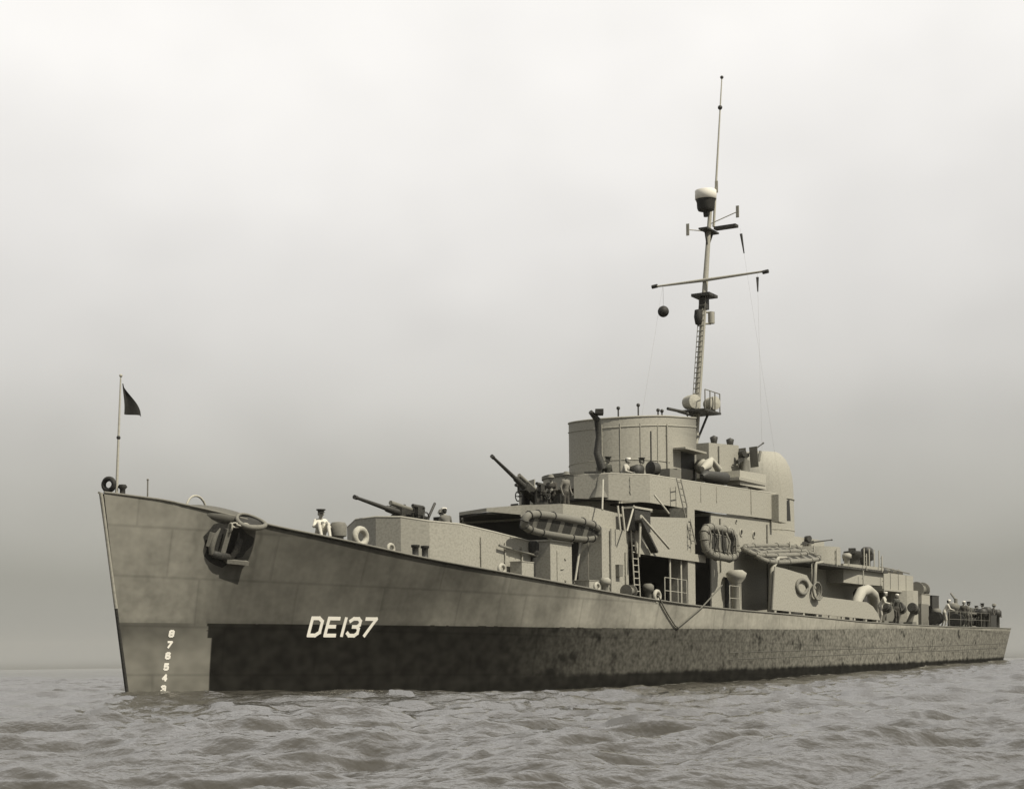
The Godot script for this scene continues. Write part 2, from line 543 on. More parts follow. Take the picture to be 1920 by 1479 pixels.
# ---------------------------------------------------------------- hull
func build_hull() -> void:
	var qs := []
	var q := 0.0
	while q < 93.39:
		qs.append(q)
		q += 0.25 if q < 3.0 else (0.6 if q < 12.0 else (1.4 if q < 84.0 else (0.6 if q < 91.0 else 0.2)))
	qs.append(93.4)
	var rows := 22
	var st := begin()
	st.set_smooth_group(0)
	var skin := func(qq: float, k: int, side: float) -> Vector3:
		var z := lerpf(-1.2, deck_z(qq), float(k) / rows)
		return Vector3(lerpf(stem_at(z), stern_at(z), qq / 93.4), z, half(qq, z) * side)
	for i in qs.size() - 1:
		for k in rows:
			for side: float in [-1.0, 1.0]:
				var c := [skin.call(qs[i], k, side), skin.call(qs[i + 1], k, side), skin.call(qs[i + 1], k + 1, side), skin.call(qs[i], k + 1, side)]
				for tri in [[0, 1, 2], [0, 2, 3]]:
					var order: Array = tri if side < 0.0 else [tri[0], tri[2], tri[1]]
					var nn: Vector3 = (c[order[1]] - c[order[0]]).cross(c[order[2]] - c[order[0]])
					if nn.z * side > 0.0:
						order = [order[0], order[2], order[1]]
					for m in order:
						st.set_uv(Vector2(c[m].x / 94.0, (6.4 - c[m].y) / 7.4))
						st.add_vertex(c[m])
	obj("hull", st, hull_material(), ship)
	# deck, a hand below the gunwale
	st = begin()
	st.set_smooth_group(FLAT)
	for i in qs.size() - 1:
		var za := deck_z(qs[i]) - 0.06
		var zb := deck_z(qs[i + 1]) - 0.06
		var ha := half(qs[i], za) - 0.01
		var hb := half(qs[i + 1], zb) - 0.01
		q4(st, Vector3(qs[i], za, -ha), Vector3(qs[i], za, ha), Vector3(qs[i + 1], zb, hb), Vector3(qs[i + 1], zb, -hb), Vector3.UP)
	obj("main_deck", st, M.deck, ship)
	# stem bar and gunwale rounding bar
	st = begin()
	var line := []
	for k in 24:
		var z := lerpf(-1.0, 5.95, k / 23.0)
		line.append(Vector3(stem_at(z) - 0.005, z, 0))
	tube(st, line.slice(12), 0.06, 8)
	obj("stem_bar", st, M.light, ship)
	st = begin()
	tube(st, line.slice(0, 13), 0.055, 8)
	obj("stem_bar", st, M.dark, ship)
	for side in [-1.0, 1.0]:
		st = begin()
		line = []
		for qq in qs:
			line.append(Vector3(qq, deck_z(qq), half(qq, deck_z(qq)) * side))
		tube(st, line, 0.035, 6)
		obj("gunwale", st, M.mid, ship)
	# rubbing strakes on the after hull
	for zz in [1.25, 0.95]:
		st = begin()
		line = []
		for k in 30:
			var s := lerpf(34.0, 88.0, k / 29.0)
			line.append(on_hull(s, zz + 0.012 * (s - 34.0), 0.0))
		tube(st, line, 0.015, 6)
		obj("plate_seam", st, M.bow, ship)
	for c in [["D", 7.55], ["E", 8.23], ["1", 8.86], ["3", 9.14], ["7", 9.80]]:
		write_hull("hull_letter" if c[0] in "DE" else "hull_numeral", c[0], c[1], 1.87, 0.55, 0.72, 0.0, 0.14, 0.12, M.white)
	for i in 6:
		var z := 1.82 - i * 0.33
		write_hull("draft_mark", "876543"[i], 2.36 - i * 0.045, z, 0.16, 0.22, 0.2, 0.15, 0.065, M.white)

func ring_chock(at: Vector3, r: float, m: Material) -> void:
	var st := begin()
	var pts := []
	for i in 16:
		var t := TAU * i / 16
		pts.append(at + Vector3(cos(t) * r * 1.25, sin(t) * r, 0))
	tube(st, pts, r * 0.42, 8, true)
	box(st, at + Vector3(0, -r * 1.2, 0), Vector3(r * 2.4, r * 0.5, r * 0.8))
	obj("mooring_chock", st, m, ship)

func build_bow() -> void:
	var st := begin()
	# jackstaff
	tube(st, [Vector3(0.62, 5.9, 0), Vector3(0.86, 9.42, 0)], [0.045, 0.022], 8)
	var jack := obj("jackstaff", st, M.pale, ship)
	st = begin()
	ball(st, Vector3(0.865, 9.45, 0), 0.05)
	obj("truck", st, M.pale, jack)
	st = begin()
	ball(st, Vector3(0.735, 7.62, 0), 0.06)
	obj("halyard_block", st, M.dark, jack)
	# bull nose: an upright ring with a roller beside it
	st = begin()
	var pts := []
	for i in 18:
		var t := TAU * i / 18
		pts.append(Vector3(0.36 + 0.0 * cos(t), 6.22 + sin(t) * 0.17, cos(t) * 0.2 - 0.05))
	tube(st, pts, 0.075, 8, true)
	obj("bow_chock", st, M.dark, ship)
	st = begin()
	lathe(st, Vector3(0.75, 5.9, 0.12), [Vector2(0.0, 0.0), Vector2(0.13, 0.0), Vector2(0.08, 0.06), Vector2(0.08, 0.2), Vector2(0.14, 0.27), Vector2(0.1, 0.34), Vector2(0.0, 0.35)], 14)
	obj("bollard", st, M.dark, ship)
	# hoop rail and thin stanchion
	st = begin()
	pts = []
	for i in 13:
		var t := PI * i / 12
		pts.append(Vector3(3.45 - cos(t) * 0.48, 5.6 + sin(t) * 0.5, 0.6))
	tube(st, pts, 0.035, 8)
	obj("hoop_rail", st, M.pale, ship)
	st = begin()
	bar(st, Vector3(1.28, 5.8, 0.6), Vector3(1.3, 6.4, 0.6), 0.022)
	bar(st, Vector3(1.28, 5.8, 0.6), Vector3(1.42, 5.8, 0.6), 0.03)
	ball(st, Vector3(1.3, 6.4, 0.6), 0.035)
	obj("stanchion", st, M.mid, ship)
	# anchor housing: a long low swelling under the deck edge, below it a dark plate painting in the recess shade
	st = begin()
	var prof := []
	for i in 13:
		var t := PI * i / 12
		prof.append(Vector2(maxf(sin(t), 0.001), -cos(t) * 0.30))
	lathe(st, Vector3(3.85, 5.45, 1.10), prof, 26, 1.35, 0.48, Basis(Vector3.UP, -0.36) * Basis(Vector3(0, 0, 1), -0.13))
	obj("anchor_bolster", st, M.bow, ship)
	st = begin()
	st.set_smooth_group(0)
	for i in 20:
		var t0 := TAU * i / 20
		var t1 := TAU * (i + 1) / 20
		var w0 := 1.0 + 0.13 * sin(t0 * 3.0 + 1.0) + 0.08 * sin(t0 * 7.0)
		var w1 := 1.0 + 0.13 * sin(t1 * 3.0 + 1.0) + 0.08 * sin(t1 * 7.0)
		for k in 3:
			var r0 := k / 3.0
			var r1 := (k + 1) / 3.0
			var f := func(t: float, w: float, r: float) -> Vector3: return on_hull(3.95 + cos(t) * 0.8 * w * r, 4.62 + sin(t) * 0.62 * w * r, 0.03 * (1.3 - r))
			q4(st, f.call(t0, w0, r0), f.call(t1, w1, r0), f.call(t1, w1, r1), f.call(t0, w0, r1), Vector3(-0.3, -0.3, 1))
	obj("anchor_shade_plate", st, M.dark, ship)
	var lip := holder("hawse_lip", ship)
	var b := Basis(Vector3(0, 1, 0), -0.5) * Basis(Vector3(0, 0, 1), -0.12) * Basis(Vector3(1, 0, 0), 0.72)
	var lc := Vector3(4.36, 5.31, 1.98)
	st = begin()
	pts = []
	for i in 26:
		var t := TAU * i / 26
		pts.append(lc + b * Vector3(cos(t) * 0.46, 0.03 * sin(t * 2.0), sin(t) * 0.33))
	tube(st, pts, [0.06, 0.065, 0.07, 0.075, 0.08, 0.085, 0.09, 0.09, 0.085, 0.08, 0.075, 0.07, 0.065, 0.06, 0.05, 0.045, 0.045, 0.04, 0.04, 0.04, 0.04, 0.045, 0.045, 0.05, 0.055, 0.06], 9, true)
	obj("rim", st, M.mid, lip)
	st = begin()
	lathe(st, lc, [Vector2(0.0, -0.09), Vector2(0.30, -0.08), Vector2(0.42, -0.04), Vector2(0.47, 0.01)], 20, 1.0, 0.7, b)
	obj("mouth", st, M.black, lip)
	# anchor housed over the dark shade plate
	var ap := half_at(3.8, 4.6) + 0.14
	var a := thing("anchor", "dark stockless anchor housed under the hawse on the port bow", "anchor", Vector3(3.75, 4.58, ap), Basis(Vector3(0, 1, 0), -0.36) * Basis(Vector3(0, 0, 1), -0.16) * Basis(Vector3(1, 0, 0), 0.3))
	st = begin()
	prism(st, [Vector2(-0.08, -0.07), Vector2(0.08, -0.07), Vector2(0.08, 0.07), Vector2(-0.08, 0.07)], -0.3, 0.5)
	obj("shank", st, M.mid, a)
	st = begin()
	pts = []
	for i in 14:
		var t := TAU * i / 14
		pts.append(Vector3(0.02, 0.56 + sin(t) * 0.13, 0.03 + cos(t) * 0.1))
	tube(st, pts, 0.04, 7, true)
	obj("shackle", st, M.light, a)
	st = begin()
	lathe(st, Vector3(0, -0.34, 0.0), [Vector2(0.0, -0.11), Vector2(0.2, -0.1), Vector2(0.28, 0.0), Vector2(0.2, 0.1), Vector2(0.0, 0.12)], 14, 1.4, 0.6)
	obj("crown", st, M.gun, a)
	for side in [-1.0, 1.0]:
		st = begin()
		tube(st, [Vector3(side * 0.34, -0.36, 0.0), Vector3(side * 0.42, -0.12, 0.02), Vector3(side * 0.4, 0.2, 0.05), Vector3(side * 0.32, 0.48, 0.07)], [0.08, 0.1, 0.075, 0.02], 7)
		prism(st, [Vector2(side * 0.46 - 0.13, 0.0), Vector2(side * 0.46 + 0.12, 0.0), Vector2(side * 0.46 + 0.05, 0.05), Vector2(side * 0.46 - 0.06, 0.05)], -0.15, 0.3)
		obj("fluke", st, M.gun if side > 0.0 else M.mid, a)
	st = begin()
	box(st, Vector3(0.55, -0.42, 0.0), Vector3(0.75, 0.12, 0.26), Basis(Vector3(0, 0, 1), 0.1))
	obj("tripping_palm", st, M.mid, a)
	# chain from shackle into the mouth
	for i in 3:
		st = begin()
		var c := Vector3(0.12 + i * 0.15, 0.68 + i * 0.03, 0.12 + 0.03 * i)
		pts = []
		for k in 10:
			var t := TAU * k / 10
			pts.append(c + (Vector3(cos(t) * 0.13, sin(t) * 0.07, 0) if i % 2 == 0 else Vector3(cos(t) * 0.13, 0, sin(t) * 0.07)))
		tube(st, pts, 0.028, 6, true)
		obj("chain_link", st, M.pale, a)
	# forecastle fittings
	st = begin()
	lathe(st, Vector3(9.0, 4.86, 1.9), [Vector2(0.17, 0.0), Vector2(0.17, 0.24), Vector2(0.27, 0.27), Vector2(0.28, 0.62), Vector2(0.22, 0.72), Vector2(0.0, 0.75)], 18)
	obj("mushroom_ventilator", st, M.mid, ship)
	ring_chock(Vector3(9.9, 5.15, 2.15), 0.26, M.pale)
	for s in [12.15, 12.75]:
		st = begin()
		lathe(st, Vector3(s, 4.45, 2.85), [Vector2(0.16, 0.0), Vector2(0.16, 0.06), Vector2(0.11, 0.1), Vector2(0.11, 0.42), Vector2(0.15, 0.45), Vector2(0.15, 0.52), Vector2(0.0, 0.54)], 14)
		obj("mooring_bitt", st, M.gun, ship)
	for c in [[10.5, 2.95, 0.14], [16.2, 3.9, 0.16], [22.3, 4.6, 0.15], [26.9, 5.0, 0.2], [10.4, -2.9, 0.14], [16.2, -3.9, 0.16]]:
		ring_chock(Vector3(c[0], deck_z(c[0]) + c[2] * 0.9, c[1]), c[2], M.pale)

# ---------------------------------------------------------------- guns
func naval_gun(at: Vector3, elevation: float, crew_side := 1.0) -> void:
	# at is the trunnion; the gun points forward (towards -x)
	var g := holder("naval_gun", ship, at)
	var up := Basis(Vector3(0, 0, 1), -elevation)
	var st := begin()
	var fwd := func(d: float, y := 0.0, z := 0.0) -> Vector3: return up * Vector3(-d, y, z)
	tube(st, [fwd.call(0.2), fwd.call(1.3), fwd.call(1.35), fwd.call(3.15), fwd.call(3.2), fwd.call(3.36)], [0.135, 0.12, 0.085, 0.058, 0.078, 0.08], 14)
	obj("barrel", st, M.gun, g)
	st = begin()
	box(st, fwd.call(-0.15), Vector3(1.5, 0.36, 0.36), up)
	box(st, fwd.call(-0.5, 0.3, 0.2), Vector3(0.5, 0.3, 0.2), up)
	box(st, fwd.call(-0.75, 0.2, -0.25), Vector3(0.3, 0.5, 0.18), up)
	tube(st, [Vector3(0.5, -0.3, 0.5), Vector3(0.85, 0.35, 0.62), Vector3(1.0, 0.5, 0.6)], 0.05, 6)
	tube(st, [Vector3(0.5, -0.3, -0.5), Vector3(0.8, 0.5, -0.62)], 0.05, 6)
	box(st, fwd.call(-1.0, -0.02), Vector3(0.5, 0.4, 0.36), up)
	obj("slide", st, M.gun, g)
	st = begin()
	tube(st, [fwd.call(-0.6, 0.28), fwd.call(1.1, 0.26)], 0.085, 10)
	obj("recoil_cylinder", st, M.mid, g)
	st = begin()
	for s in [-1.0, 1.0]:
		box(st, Vector3(0.12, -0.35, s * 0.32), Vector3(0.5, 0.85, 0.09))
	box(st, Vector3(0.12, -0.72, 0), Vector3(0.7, 0.16, 0.85))
	obj("carriage", st, M.gun, g)
	st = begin()
	lathe(st, Vector3(0.12, -1.5, 0), [Vector2(0.8, 0.0), Vector2(0.8, 0.08), Vector2(0.5, 0.12), Vector2(0.36, 0.7), Vector2(0.5, 0.72), Vector2(0.0, 0.74)], 20)
	obj("pedestal", st, M.gun, g)
	for s in [-1.0, 1.0]:
		st = begin()
		box(st, Vector3(0.75, -0.45, s * 0.75), Vector3(0.4, 0.06, 0.35))
		box(st, Vector3(0.95, -0.22, s * 0.75), Vector3(0.06, 0.4, 0.35))
		bar(st, Vector3(0.7, -0.48, s * 0.75), Vector3(0.2, -0.85, s * 0.5), 0.04)
		obj("trainer_seat", st, M.gun, g)
		st = begin()
		var pts := []
		for i in 14:
			var t := TAU * i / 14
			pts.append(Vector3(0.2 + cos(t) * 0.2, -0.1 + sin(t) * 0.2, s * 0.72))
		tube(st, pts, 0.025, 6, true)
		bar(st, Vector3(0.2, -0.1, s * 0.72), Vector3(0.2, -0.1, s * 0.4), 0.03)
		bar(st, Vector3(0.0, -0.1, s * 0.72), Vector3(0.4, -0.1, s * 0.72), 0.02)
		obj("handwheel", st, M.gun, g)
		st = begin()
		tube(st, [Vector3(-0.35, 0.32, s * 0.5), Vector3(0.35, 0.3, s * 0.5)], 0.07, 8)
		box(st, Vector3(0.05, 0.15, s * 0.5), Vector3(0.3, 0.3, 0.14))
		obj("sight", st, M.gun, g)
	st = begin()
	plate_wall(st, [Vector2(0.9, -0.95), Vector2(0.35, -1.05), Vector2(-0.25, -0.8), Vector2(-0.35, -0.4)], -1.0, -0.45, 0.03)
	obj("guard_plate", st, M.gun, g)
	st = begin()
	plate_wall(st, [Vector2(0.9, 0.95), Vector2(0.35, 1.05), Vector2(-0.25, 0.8), Vector2(-0.35, 0.4)], -1.0, -0.45, 0.03)
	obj("guard_plate", st, M.gun, g)
	st = begin()
	lathe(st, Vector3(0.6, -1.42, 0), [Vector2(1.35, 0.0), Vector2(1.35, 0.05), Vector2(0.0, 0.06)], 20)
	obj("working_circle", st, M.deck, g)

func light_gun(at: Vector3, yaw: float, elevation: float, shield := true) -> void:
	# at is the foot of the pedestal; the gun points along +x turned by yaw
	var g := holder("light_gun", ship, at, Basis(Vector3.UP, yaw))
	var up := Basis(Vector3(0, 0, 1), elevation)
	var tr := Vector3(0, 1.35, 0)
	var st := begin()
	tube(st, [tr + up * Vector3(-0.55, 0, 0), tr + up * Vector3(0.3, 0, 0), tr + up * Vector3(0.35, 0, 0), tr + up * Vector3(1.55, 0, 0), tr + up * Vector3(1.7, 0, 0)], [0.07, 0.07, 0.045, 0.03, 0.05], 10)
	obj("barrel", st, M.gun, g)
	st = begin()
	box(st, tr + up * Vector3(-0.15, 0, 0), Vector3(0.9, 0.18, 0.16), up)
	tube(st, [tr + up * Vector3(-0.8, -0.05, -0.2), tr + up * Vector3(-0.45, 0, 0)], 0.04, 6)
	tube(st, [tr + up * Vector3(-0.8, -0.05, 0.2), tr + up * Vector3(-0.45, 0, 0)], 0.04, 6)
	obj("receiver", st, M.gun, g)
	st = begin()
	lathe(st, tr + up * Vector3(-0.05, 0.22, 0), [Vector2(0.0, -0.14), Vector2(0.17, -0.14), Vector2(0.17, 0.14), Vector2(0.0, 0.14)], 14, 1, 1, up * Basis(Vector3(1, 0, 0), PI / 2))
	obj("magazine_drum", st, M.gun, g)
	st = begin()
	lathe(st, Vector3.ZERO, [Vector2(0.45, 0.0), Vector2(0.42, 0.06), Vector2(0.2, 0.5), Vector2(0.13, 1.2), Vector2(0.16, 1.3), Vector2(0.0, 1.32)], 14)
	obj("pedestal", st, M.mid, g)
	if shield:
		for s in [-1.0, 1.0]:
			st = begin()
			box(st, tr + Vector3(0.3, 0.0, s * 0.36), Vector3(0.025, 1.0, 0.5), Basis(Vector3(0, 0, 1), 0.1))
			obj("shield_plate", st, M.mid, g)

func ladder(a: Vector3, b: Vector3, across: Vector3, rungs: int, m: Material) -> void:
	var l := holder("ladder", ship)
	for s in [-0.5, 0.5]:
		var st := begin()
		bar(st, a + across * s, b + across * s, 0.03)
		obj("rail", st, m, l)
	for i in rungs:
		var st := begin()
		var c := a.lerp(b, (i + 0.5) / rungs)
		bar(st, c - across * 0.5, c + across * 0.5, 0.025)
		obj("rung", st, m, l)

func railing(pts: Array, h: float, m: Material) -> void:
	var r := holder("railing", ship)
	for p in pts:
		var st := begin()
		bar(st, p, p + Vector3.UP * h, 0.022)
		obj("stanchion", st, m, r)
	for k in 2:
		var st := begin()
		var line := []
		for p in pts:
			line.append(p + Vector3.UP * h * (1.0 if k == 0 else 0.5))
		tube(st, line, 0.014, 5)
		obj("guard_line", st, m, r)

# ---------------------------------------------------------------- superstructure
func wall_box(called: String, plan: Array, zb, zt, m: Material, parent: Node = null) -> MeshInstance3D:
	var st := begin()
	prism(st, plan, zb, zt)
	return obj(called, st, m, parent if parent else ship)

func rect(s0: float, s1: float, p0: float, p1: float) -> Array:
	return [Vector2(s0, p0), Vector2(s1, p0), Vector2(s1, p1), Vector2(s0, p1)]

func arc(c: Vector2, r: float, a0: float, a1: float, n: int) -> Array:
	var out := []
	for i in n + 1:
		var t := lerpf(a0, a1, float(i) / n)
		out.append(c + Vector2(cos(t), sin(t)) * r)
	return out

func porthole(at: Vector3, r: float, parent: Node) -> void:
	var st := begin()
	var pts := []
	for i in 12:
		var t := TAU * i / 12
		pts.append(at + Vector3(cos(t) * r, sin(t) * r, 0.01))
	tube(st, pts, r * 0.25, 6, true)
	var rim := obj("porthole", st, M.light, parent)
	st = begin()
	lathe(st, at + Vector3(0, 0, 0.006), [Vector2(0, 0.0), Vector2(r, 0.0), Vector2(r, -0.01)], 12, 1, 1, Basis(Vector3(1, 0, 0), PI / 2))
	obj("pane", st, M.glass, rim)

func build_forward() -> void:
	# breastwork round the first gun
	var wall := [Vector2(20.4, -2.7), Vector2(16.6, -2.45), Vector2(14.6, -1.7), Vector2(13.7, -0.7), Vector2(13.45, 0.35), Vector2(13.6, 1.3), Vector2(14.2, 2.1), Vector2(15.4, 2.65), Vector2(17.5, 2.8), Vector2(20.45, 2.85)]
	var zb := []
	var zt := []
	for w in wall:
		zb.append(deck_z(w.x) - 0.1)
		zt.append(lerpf(6.0, 5.5, clampf((w.x - 14.0) / 6.5, 0.0, 1.0)))
	zt[3] = 6.12; zt[4] = 6.14; zt[5] = 6.1; zt[6] = 5.95
	var st := begin()
	plate_wall(st, wall, zb, zt, 0.06)
	obj("splinter_shield", st, M.light, ship)
	st = begin()
	var line := []
	for i in wall.size():
		line.append(Vector3(wall[i].x, zt[i], wall[i].y))
	tube(st, line, 0.045, 6)
	obj("shield_rim", st, M.light, ship)
	wall_box("gun_platform", arc(Vector2(16.6, 0.1), 2.25, 0, TAU * 23 / 24, 23), 4.0, 4.86, M.deck)
	naval_gun(Vector3(15.95, 6.38, 0), 0.13)
	# long low side plate that laps the shield, with a stowed boom
	st = begin()
	bar(st, Vector3(17.6, 5.24, 2.98), Vector3(20.3, 4.98, 3.05), 0.05)
	bar(st, Vector3(19.0, 5.14, 2.9), Vector3(19.0, 5.14, 3.06), 0.03)
	obj("stowed_boom", st, M.mid, ship)
	# V-shaped breakwater-like locker by the deckhouse
	var lock := wall_box("ready_locker", rect(20.75, 22.5, 2.1, 3.4), 3.6, 5.55, M.light)
	wall_box("lid", rect(20.7, 22.55, 2.05, 3.45), 5.553, 5.62, M.pale, lock)
	st = begin()
	lathe(st, Vector3(20.2, 3.7, 2.95), [Vector2(0.09, 0.0), Vector2(0.09, 1.35), Vector2(0.22, 1.36), Vector2(0.24, 1.75), Vector2(0.14, 1.85), Vector2(0, 1.86)], 12)
	obj("ventilator", st, M.dark, ship)
	# forward deckhouse
	var house := wall_box("deckhouse", rect(24.4, 27.0, -2.85, 3.15), 3.2, 6.85, M.light)
	st = begin()
	box(st, Vector3(24.36, 4.9, 1.2), Vector3(0.06, 1.7, 0.75))
	obj("door", st, M.mid, house)
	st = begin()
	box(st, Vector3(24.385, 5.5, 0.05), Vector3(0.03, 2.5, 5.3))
	obj("shade_panel", st, M.black, house)  # flat black panel, painted shade under the gun platform's overhang
	# second gun's platform: a prow-shaped shelf that overhangs the deckhouse front
	var prow := [Vector2(29.0, -3.05), Vector2(24.4, -2.9), Vector2(22.5, -1.74), Vector2(21.9, -0.1), Vector2(22.6, 1.05), Vector2(23.3, 2.6), Vector2(24.4, 3.2), Vector2(29.0, 3.35)]
	wall_box("gun_platform", prow, 6.86, 6.94, M.deck)
	st = begin()
	plate_wall(st, prow, [6.5, 6.8, 6.93, 6.96, 6.82, 5.95, 6.0, 6.3], [7.0, 7.02, 7.06, 7.1, 7.2, 7.22, 7.16, 6.95], 0.06)
	obj("splinter_shield", st, M.light, ship)
	for e in [[Vector3(22.6, 6.8, 1.05), Vector3(24.35, 5.2, 2.4)], [Vector3(22.45, 6.8, -1.6), Vector3(24.35, 5.2, -2.2)], [Vector3(24.0, 6.1, 3.1), Vector3(22.9, 4.0, 3.3)]]:
		st = begin()
		bar(st, e[0], e[1], 0.05)
		obj("platform_brace", st, M.light, ship)
	naval_gun(Vector3(25.3, 7.98, 0), 0.37)
	# dark reel on the starboard forecastle, seen past the shield
	st = begin()
	lathe(st, Vector3(23.9, 5.2, -3.3), [Vector2(0, -0.5), Vector2(0.45, -0.5), Vector2(0.45, -0.42), Vector2(0.25, -0.4), Vector2(0.25, 0.4), Vector2(0.45, 0.42), Vector2(0.45, 0.5), Vector2(0, 0.5)], 16, 1, 1, Basis(Vector3(1, 0, 0), PI / 2))
	box(st, Vector3(23.9, 4.5, -3.3), Vector3(0.7, 1.4, 0.9))
	obj("hose_reel", st, M.gun, ship)

func build_bridge() -> void:
	# bridge house behind and above the second gun, its round front set back under the shelf
	var low := arc(Vector2(30.7, 0), 1.35, PI * 0.5, PI * 1.5, 12)
	low.append_array([Vector2(31.5, -1.3), Vector2(38.0, -1.3), Vector2(38.0, 1.1), Vector2(31.5, 1.1)])
	wall_box("bridge_house", low, 6.3, 8.5, M.light)
	wall_box("deckhouse", rect(27.01, 31.6, -2.2, 0.2), 3.0, 6.3, M.light)
	wall_box("deckhouse", rect(31.61, 36.0, -2.2, -1.2), 3.0, 7.6, M.light)
	wall_box("deckhouse", rect(36.01, 44.0, -2.6, 2.6), 3.0, 7.6, M.light)
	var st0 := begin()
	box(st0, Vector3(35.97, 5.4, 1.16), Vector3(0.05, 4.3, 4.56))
	obj("shade_panel", st0, M.black, ship)  # added black sheet that paints the recess's shade on this face
	# round chart shelter that swells over it
	var st := begin()
	var swell := arc(Vector2(30.7, 0), 2.08, PI * 0.45, PI * 1.55, 18)
	swell.append(Vector2(31.3, -1.9))
	prism(st, swell, 8.42, 8.98, true, true)
	var shelter := obj("chart_shelter", st, M.light, ship)
	st = begin()
	prism(st, arc(Vector2(30.7, 0), 2.14, PI * 0.5, PI * 1.5, 18), 8.985, 9.12, true, true)
	obj("cap", st, M.mid, shelter)
	# wide shelf at wing level and its breastwork
	var wing := [Vector2(44.0, -3.5), Vector2(33.0, -3.5), Vector2(30.0, -3.2), Vector2(28.9, -1.8), Vector2(28.62, 0.3), Vector2(28.95, 1.8), Vector2(30.2, 3.15), Vector2(33.5, 3.6), Vector2(44.0, 3.6)]
	var wb := [7.9, 7.75, 7.8, 7.9, 7.98, 7.86, 7.75, 7.68, 7.9]
	var wt := [9.2, 8.95, 8.95, 8.97, 8.98, 8.98, 8.96, 8.93, 9.2]
	wall_box("bridge_deck", rect(30.2, 44.0, -3.1, 3.1), 7.72, 7.8, M.deck)
	st = begin()
	plate_wall(st, wing.slice(4), wb.slice(4), wt.slice(4), 0.05)
	obj("wing_bulwark", st, M.light, ship)
	st = begin()
	plate_wall(st, wing.slice(0, 4), wb.slice(0, 4), wt.slice(0, 4), 0.05)
	obj("wing_bulwark", st, M.light, ship)
	wall_box("wing_deck", [Vector2(44.0, 3.12), Vector2(30.22, 3.0), Vector2(30.18, -3.0), Vector2(29.0, -1.7), Vector2(28.68, 0.3), Vector2(29.0, 1.75), Vector2(30.25, 3.1), Vector2(33.5, 3.55), Vector2(44.0, 3.55)], 7.9, 7.96, M.deck)
	st = begin()
	var line := []
	for k in range(4, 9):
		line.append(Vector3(wing[k].x, wt[k], wing[k].y))
	tube(st, line, 0.035, 6)
	obj("bulwark_rim", st, M.pale, ship)
	# pilothouse: curved front, straight sides, taller bridge wall round its top
	var c := Vector2(33.9, 0.0)
	var plan := arc(c, 2.42, PI * 0.5, PI * 1.5, 22)
	plan.append(Vector2(36.9, -2.42))
	plan.append(Vector2(36.9, 2.42))
	st = begin()
	var zt := []
	for w in plan:
		zt.append(11.72 + (w.x - 31.0) * 0.09)
	prism(st, plan, 7.6, zt, true, true)
	var pilot := obj("pilothouse", st, M.light, ship)
	st = begin()
	line = []
	for i in plan.size():
		line.append(Vector3(plan[i].x, zt[i] - 0.42, plan[i].y * 1.004))
	tube(st, line, 0.03, 6, true)
	line = []
	for i in plan.size():
		line.append(Vector3(plan[i].x, zt[i], plan[i].y))
	tube(st, line, 0.045, 6, true)
	obj("trim_band", st, M.light, pilot)
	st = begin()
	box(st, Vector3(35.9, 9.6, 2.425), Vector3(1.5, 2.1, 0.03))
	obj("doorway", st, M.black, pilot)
	st = begin()
	box(st, Vector3(35.45, 10.55, 2.75), Vector3(2.4, 0.08, 0.6))
	obj("door_hood", st, M.light, pilot)
	st = begin()
	bar(st, Vector3(31.35, 7.9, 2.7), Vector3(31.35, 11.0, 2.7), 0.035)
	obj("signal_pole", st, M.gun, ship)
	st = begin()
	ball(st, Vector3(36.75, 9.95, 2.75), 0.36, 1.0, 10)
	bar(st, Vector3(36.75, 8.0, 2.75), Vector3(36.75, 9.7, 2.75), 0.08)
	obj("covered_binnacle", st, M.pale, ship)
	for t: float in [0.62, 0.74, 0.86, 0.97]:
		st = begin()
		var q := Vector3(c.x + cos(PI * t) * 2.435, 8.6, sin(PI * t) * 2.435)
		bar(st, q, q + Vector3(0, 3.0 - 0.1 * t, 0), 0.022, 5)
		obj("plate_strap", st, M.light, pilot)
	st = begin()
	line = []
	for w in plan:
		line.append(Vector3(w.x, 9.9, w.y * 1.004))
	tube(st, line.slice(0, 23), 0.02, 5)
	obj("plate_strap", st, M.light, pilot)
	# heads of pipes and lamps along the top of the bridge wall
	for e in [[31.8, 0.9, 0.15], [32.4, 1.6, 0.3], [33.2, 2.2, 0.12], [36.2, 2.3, 0.3], [33.4, 2.3, 0.1], [31.9, -0.9, -0.5]]:
		st = begin()
		bar(st, Vector3(e[0], 11.6, e[1]), Vector3(e[0], 12.05 + e[2], e[1]), 0.035)
		ball(st, Vector3(e[0], 12.07 + e[2], e[1]), 0.085)
		obj("bridge_lamp", st, M.gun, ship)
	st = begin()
	box(st, Vector3(31.5, 8.9, 2.43), Vector3(3.2, 0.05, 0.03))
	obj("grab_rail", st, M.mid, pilot)
	# machine gun with its barrel raised, on the port wing
	light_gun(Vector3(28.98, 7.96, 1.35), PI, 1.5, false)
	st = begin()
	tube(st, [Vector3(28.95, 9.2, 1.5), Vector3(28.8, 9.9, 1.35), Vector3(28.86, 10.6, 1.4), Vector3(28.78, 11.3, 1.4), Vector3(28.4, 11.62, 1.25)], [0.2, 0.17, 0.13, 0.16, 0.1], 8)
	obj("canvas_sleeve", st, M.gun, ship)
	st = begin()
	box(st, Vector3(28.75, 11.62, 1.5), Vector3(0.7, 0.2, 0.35), Basis(Vector3.UP, 0.5))
	obj("gun_muzzle_cover", st, M.dark, ship)
	st = begin()
	lathe(st, Vector3(30.3, 7.96, 2.5), [Vector2(0.2, 0.0), Vector2(0.18, 0.9), Vector2(0.3, 1.1), Vector2(0.3, 1.4), Vector2(0.0, 1.5)], 12)
	obj("pelorus", st, M.gun, ship)
	# searchlight and instruments on the wing
	st = begin()
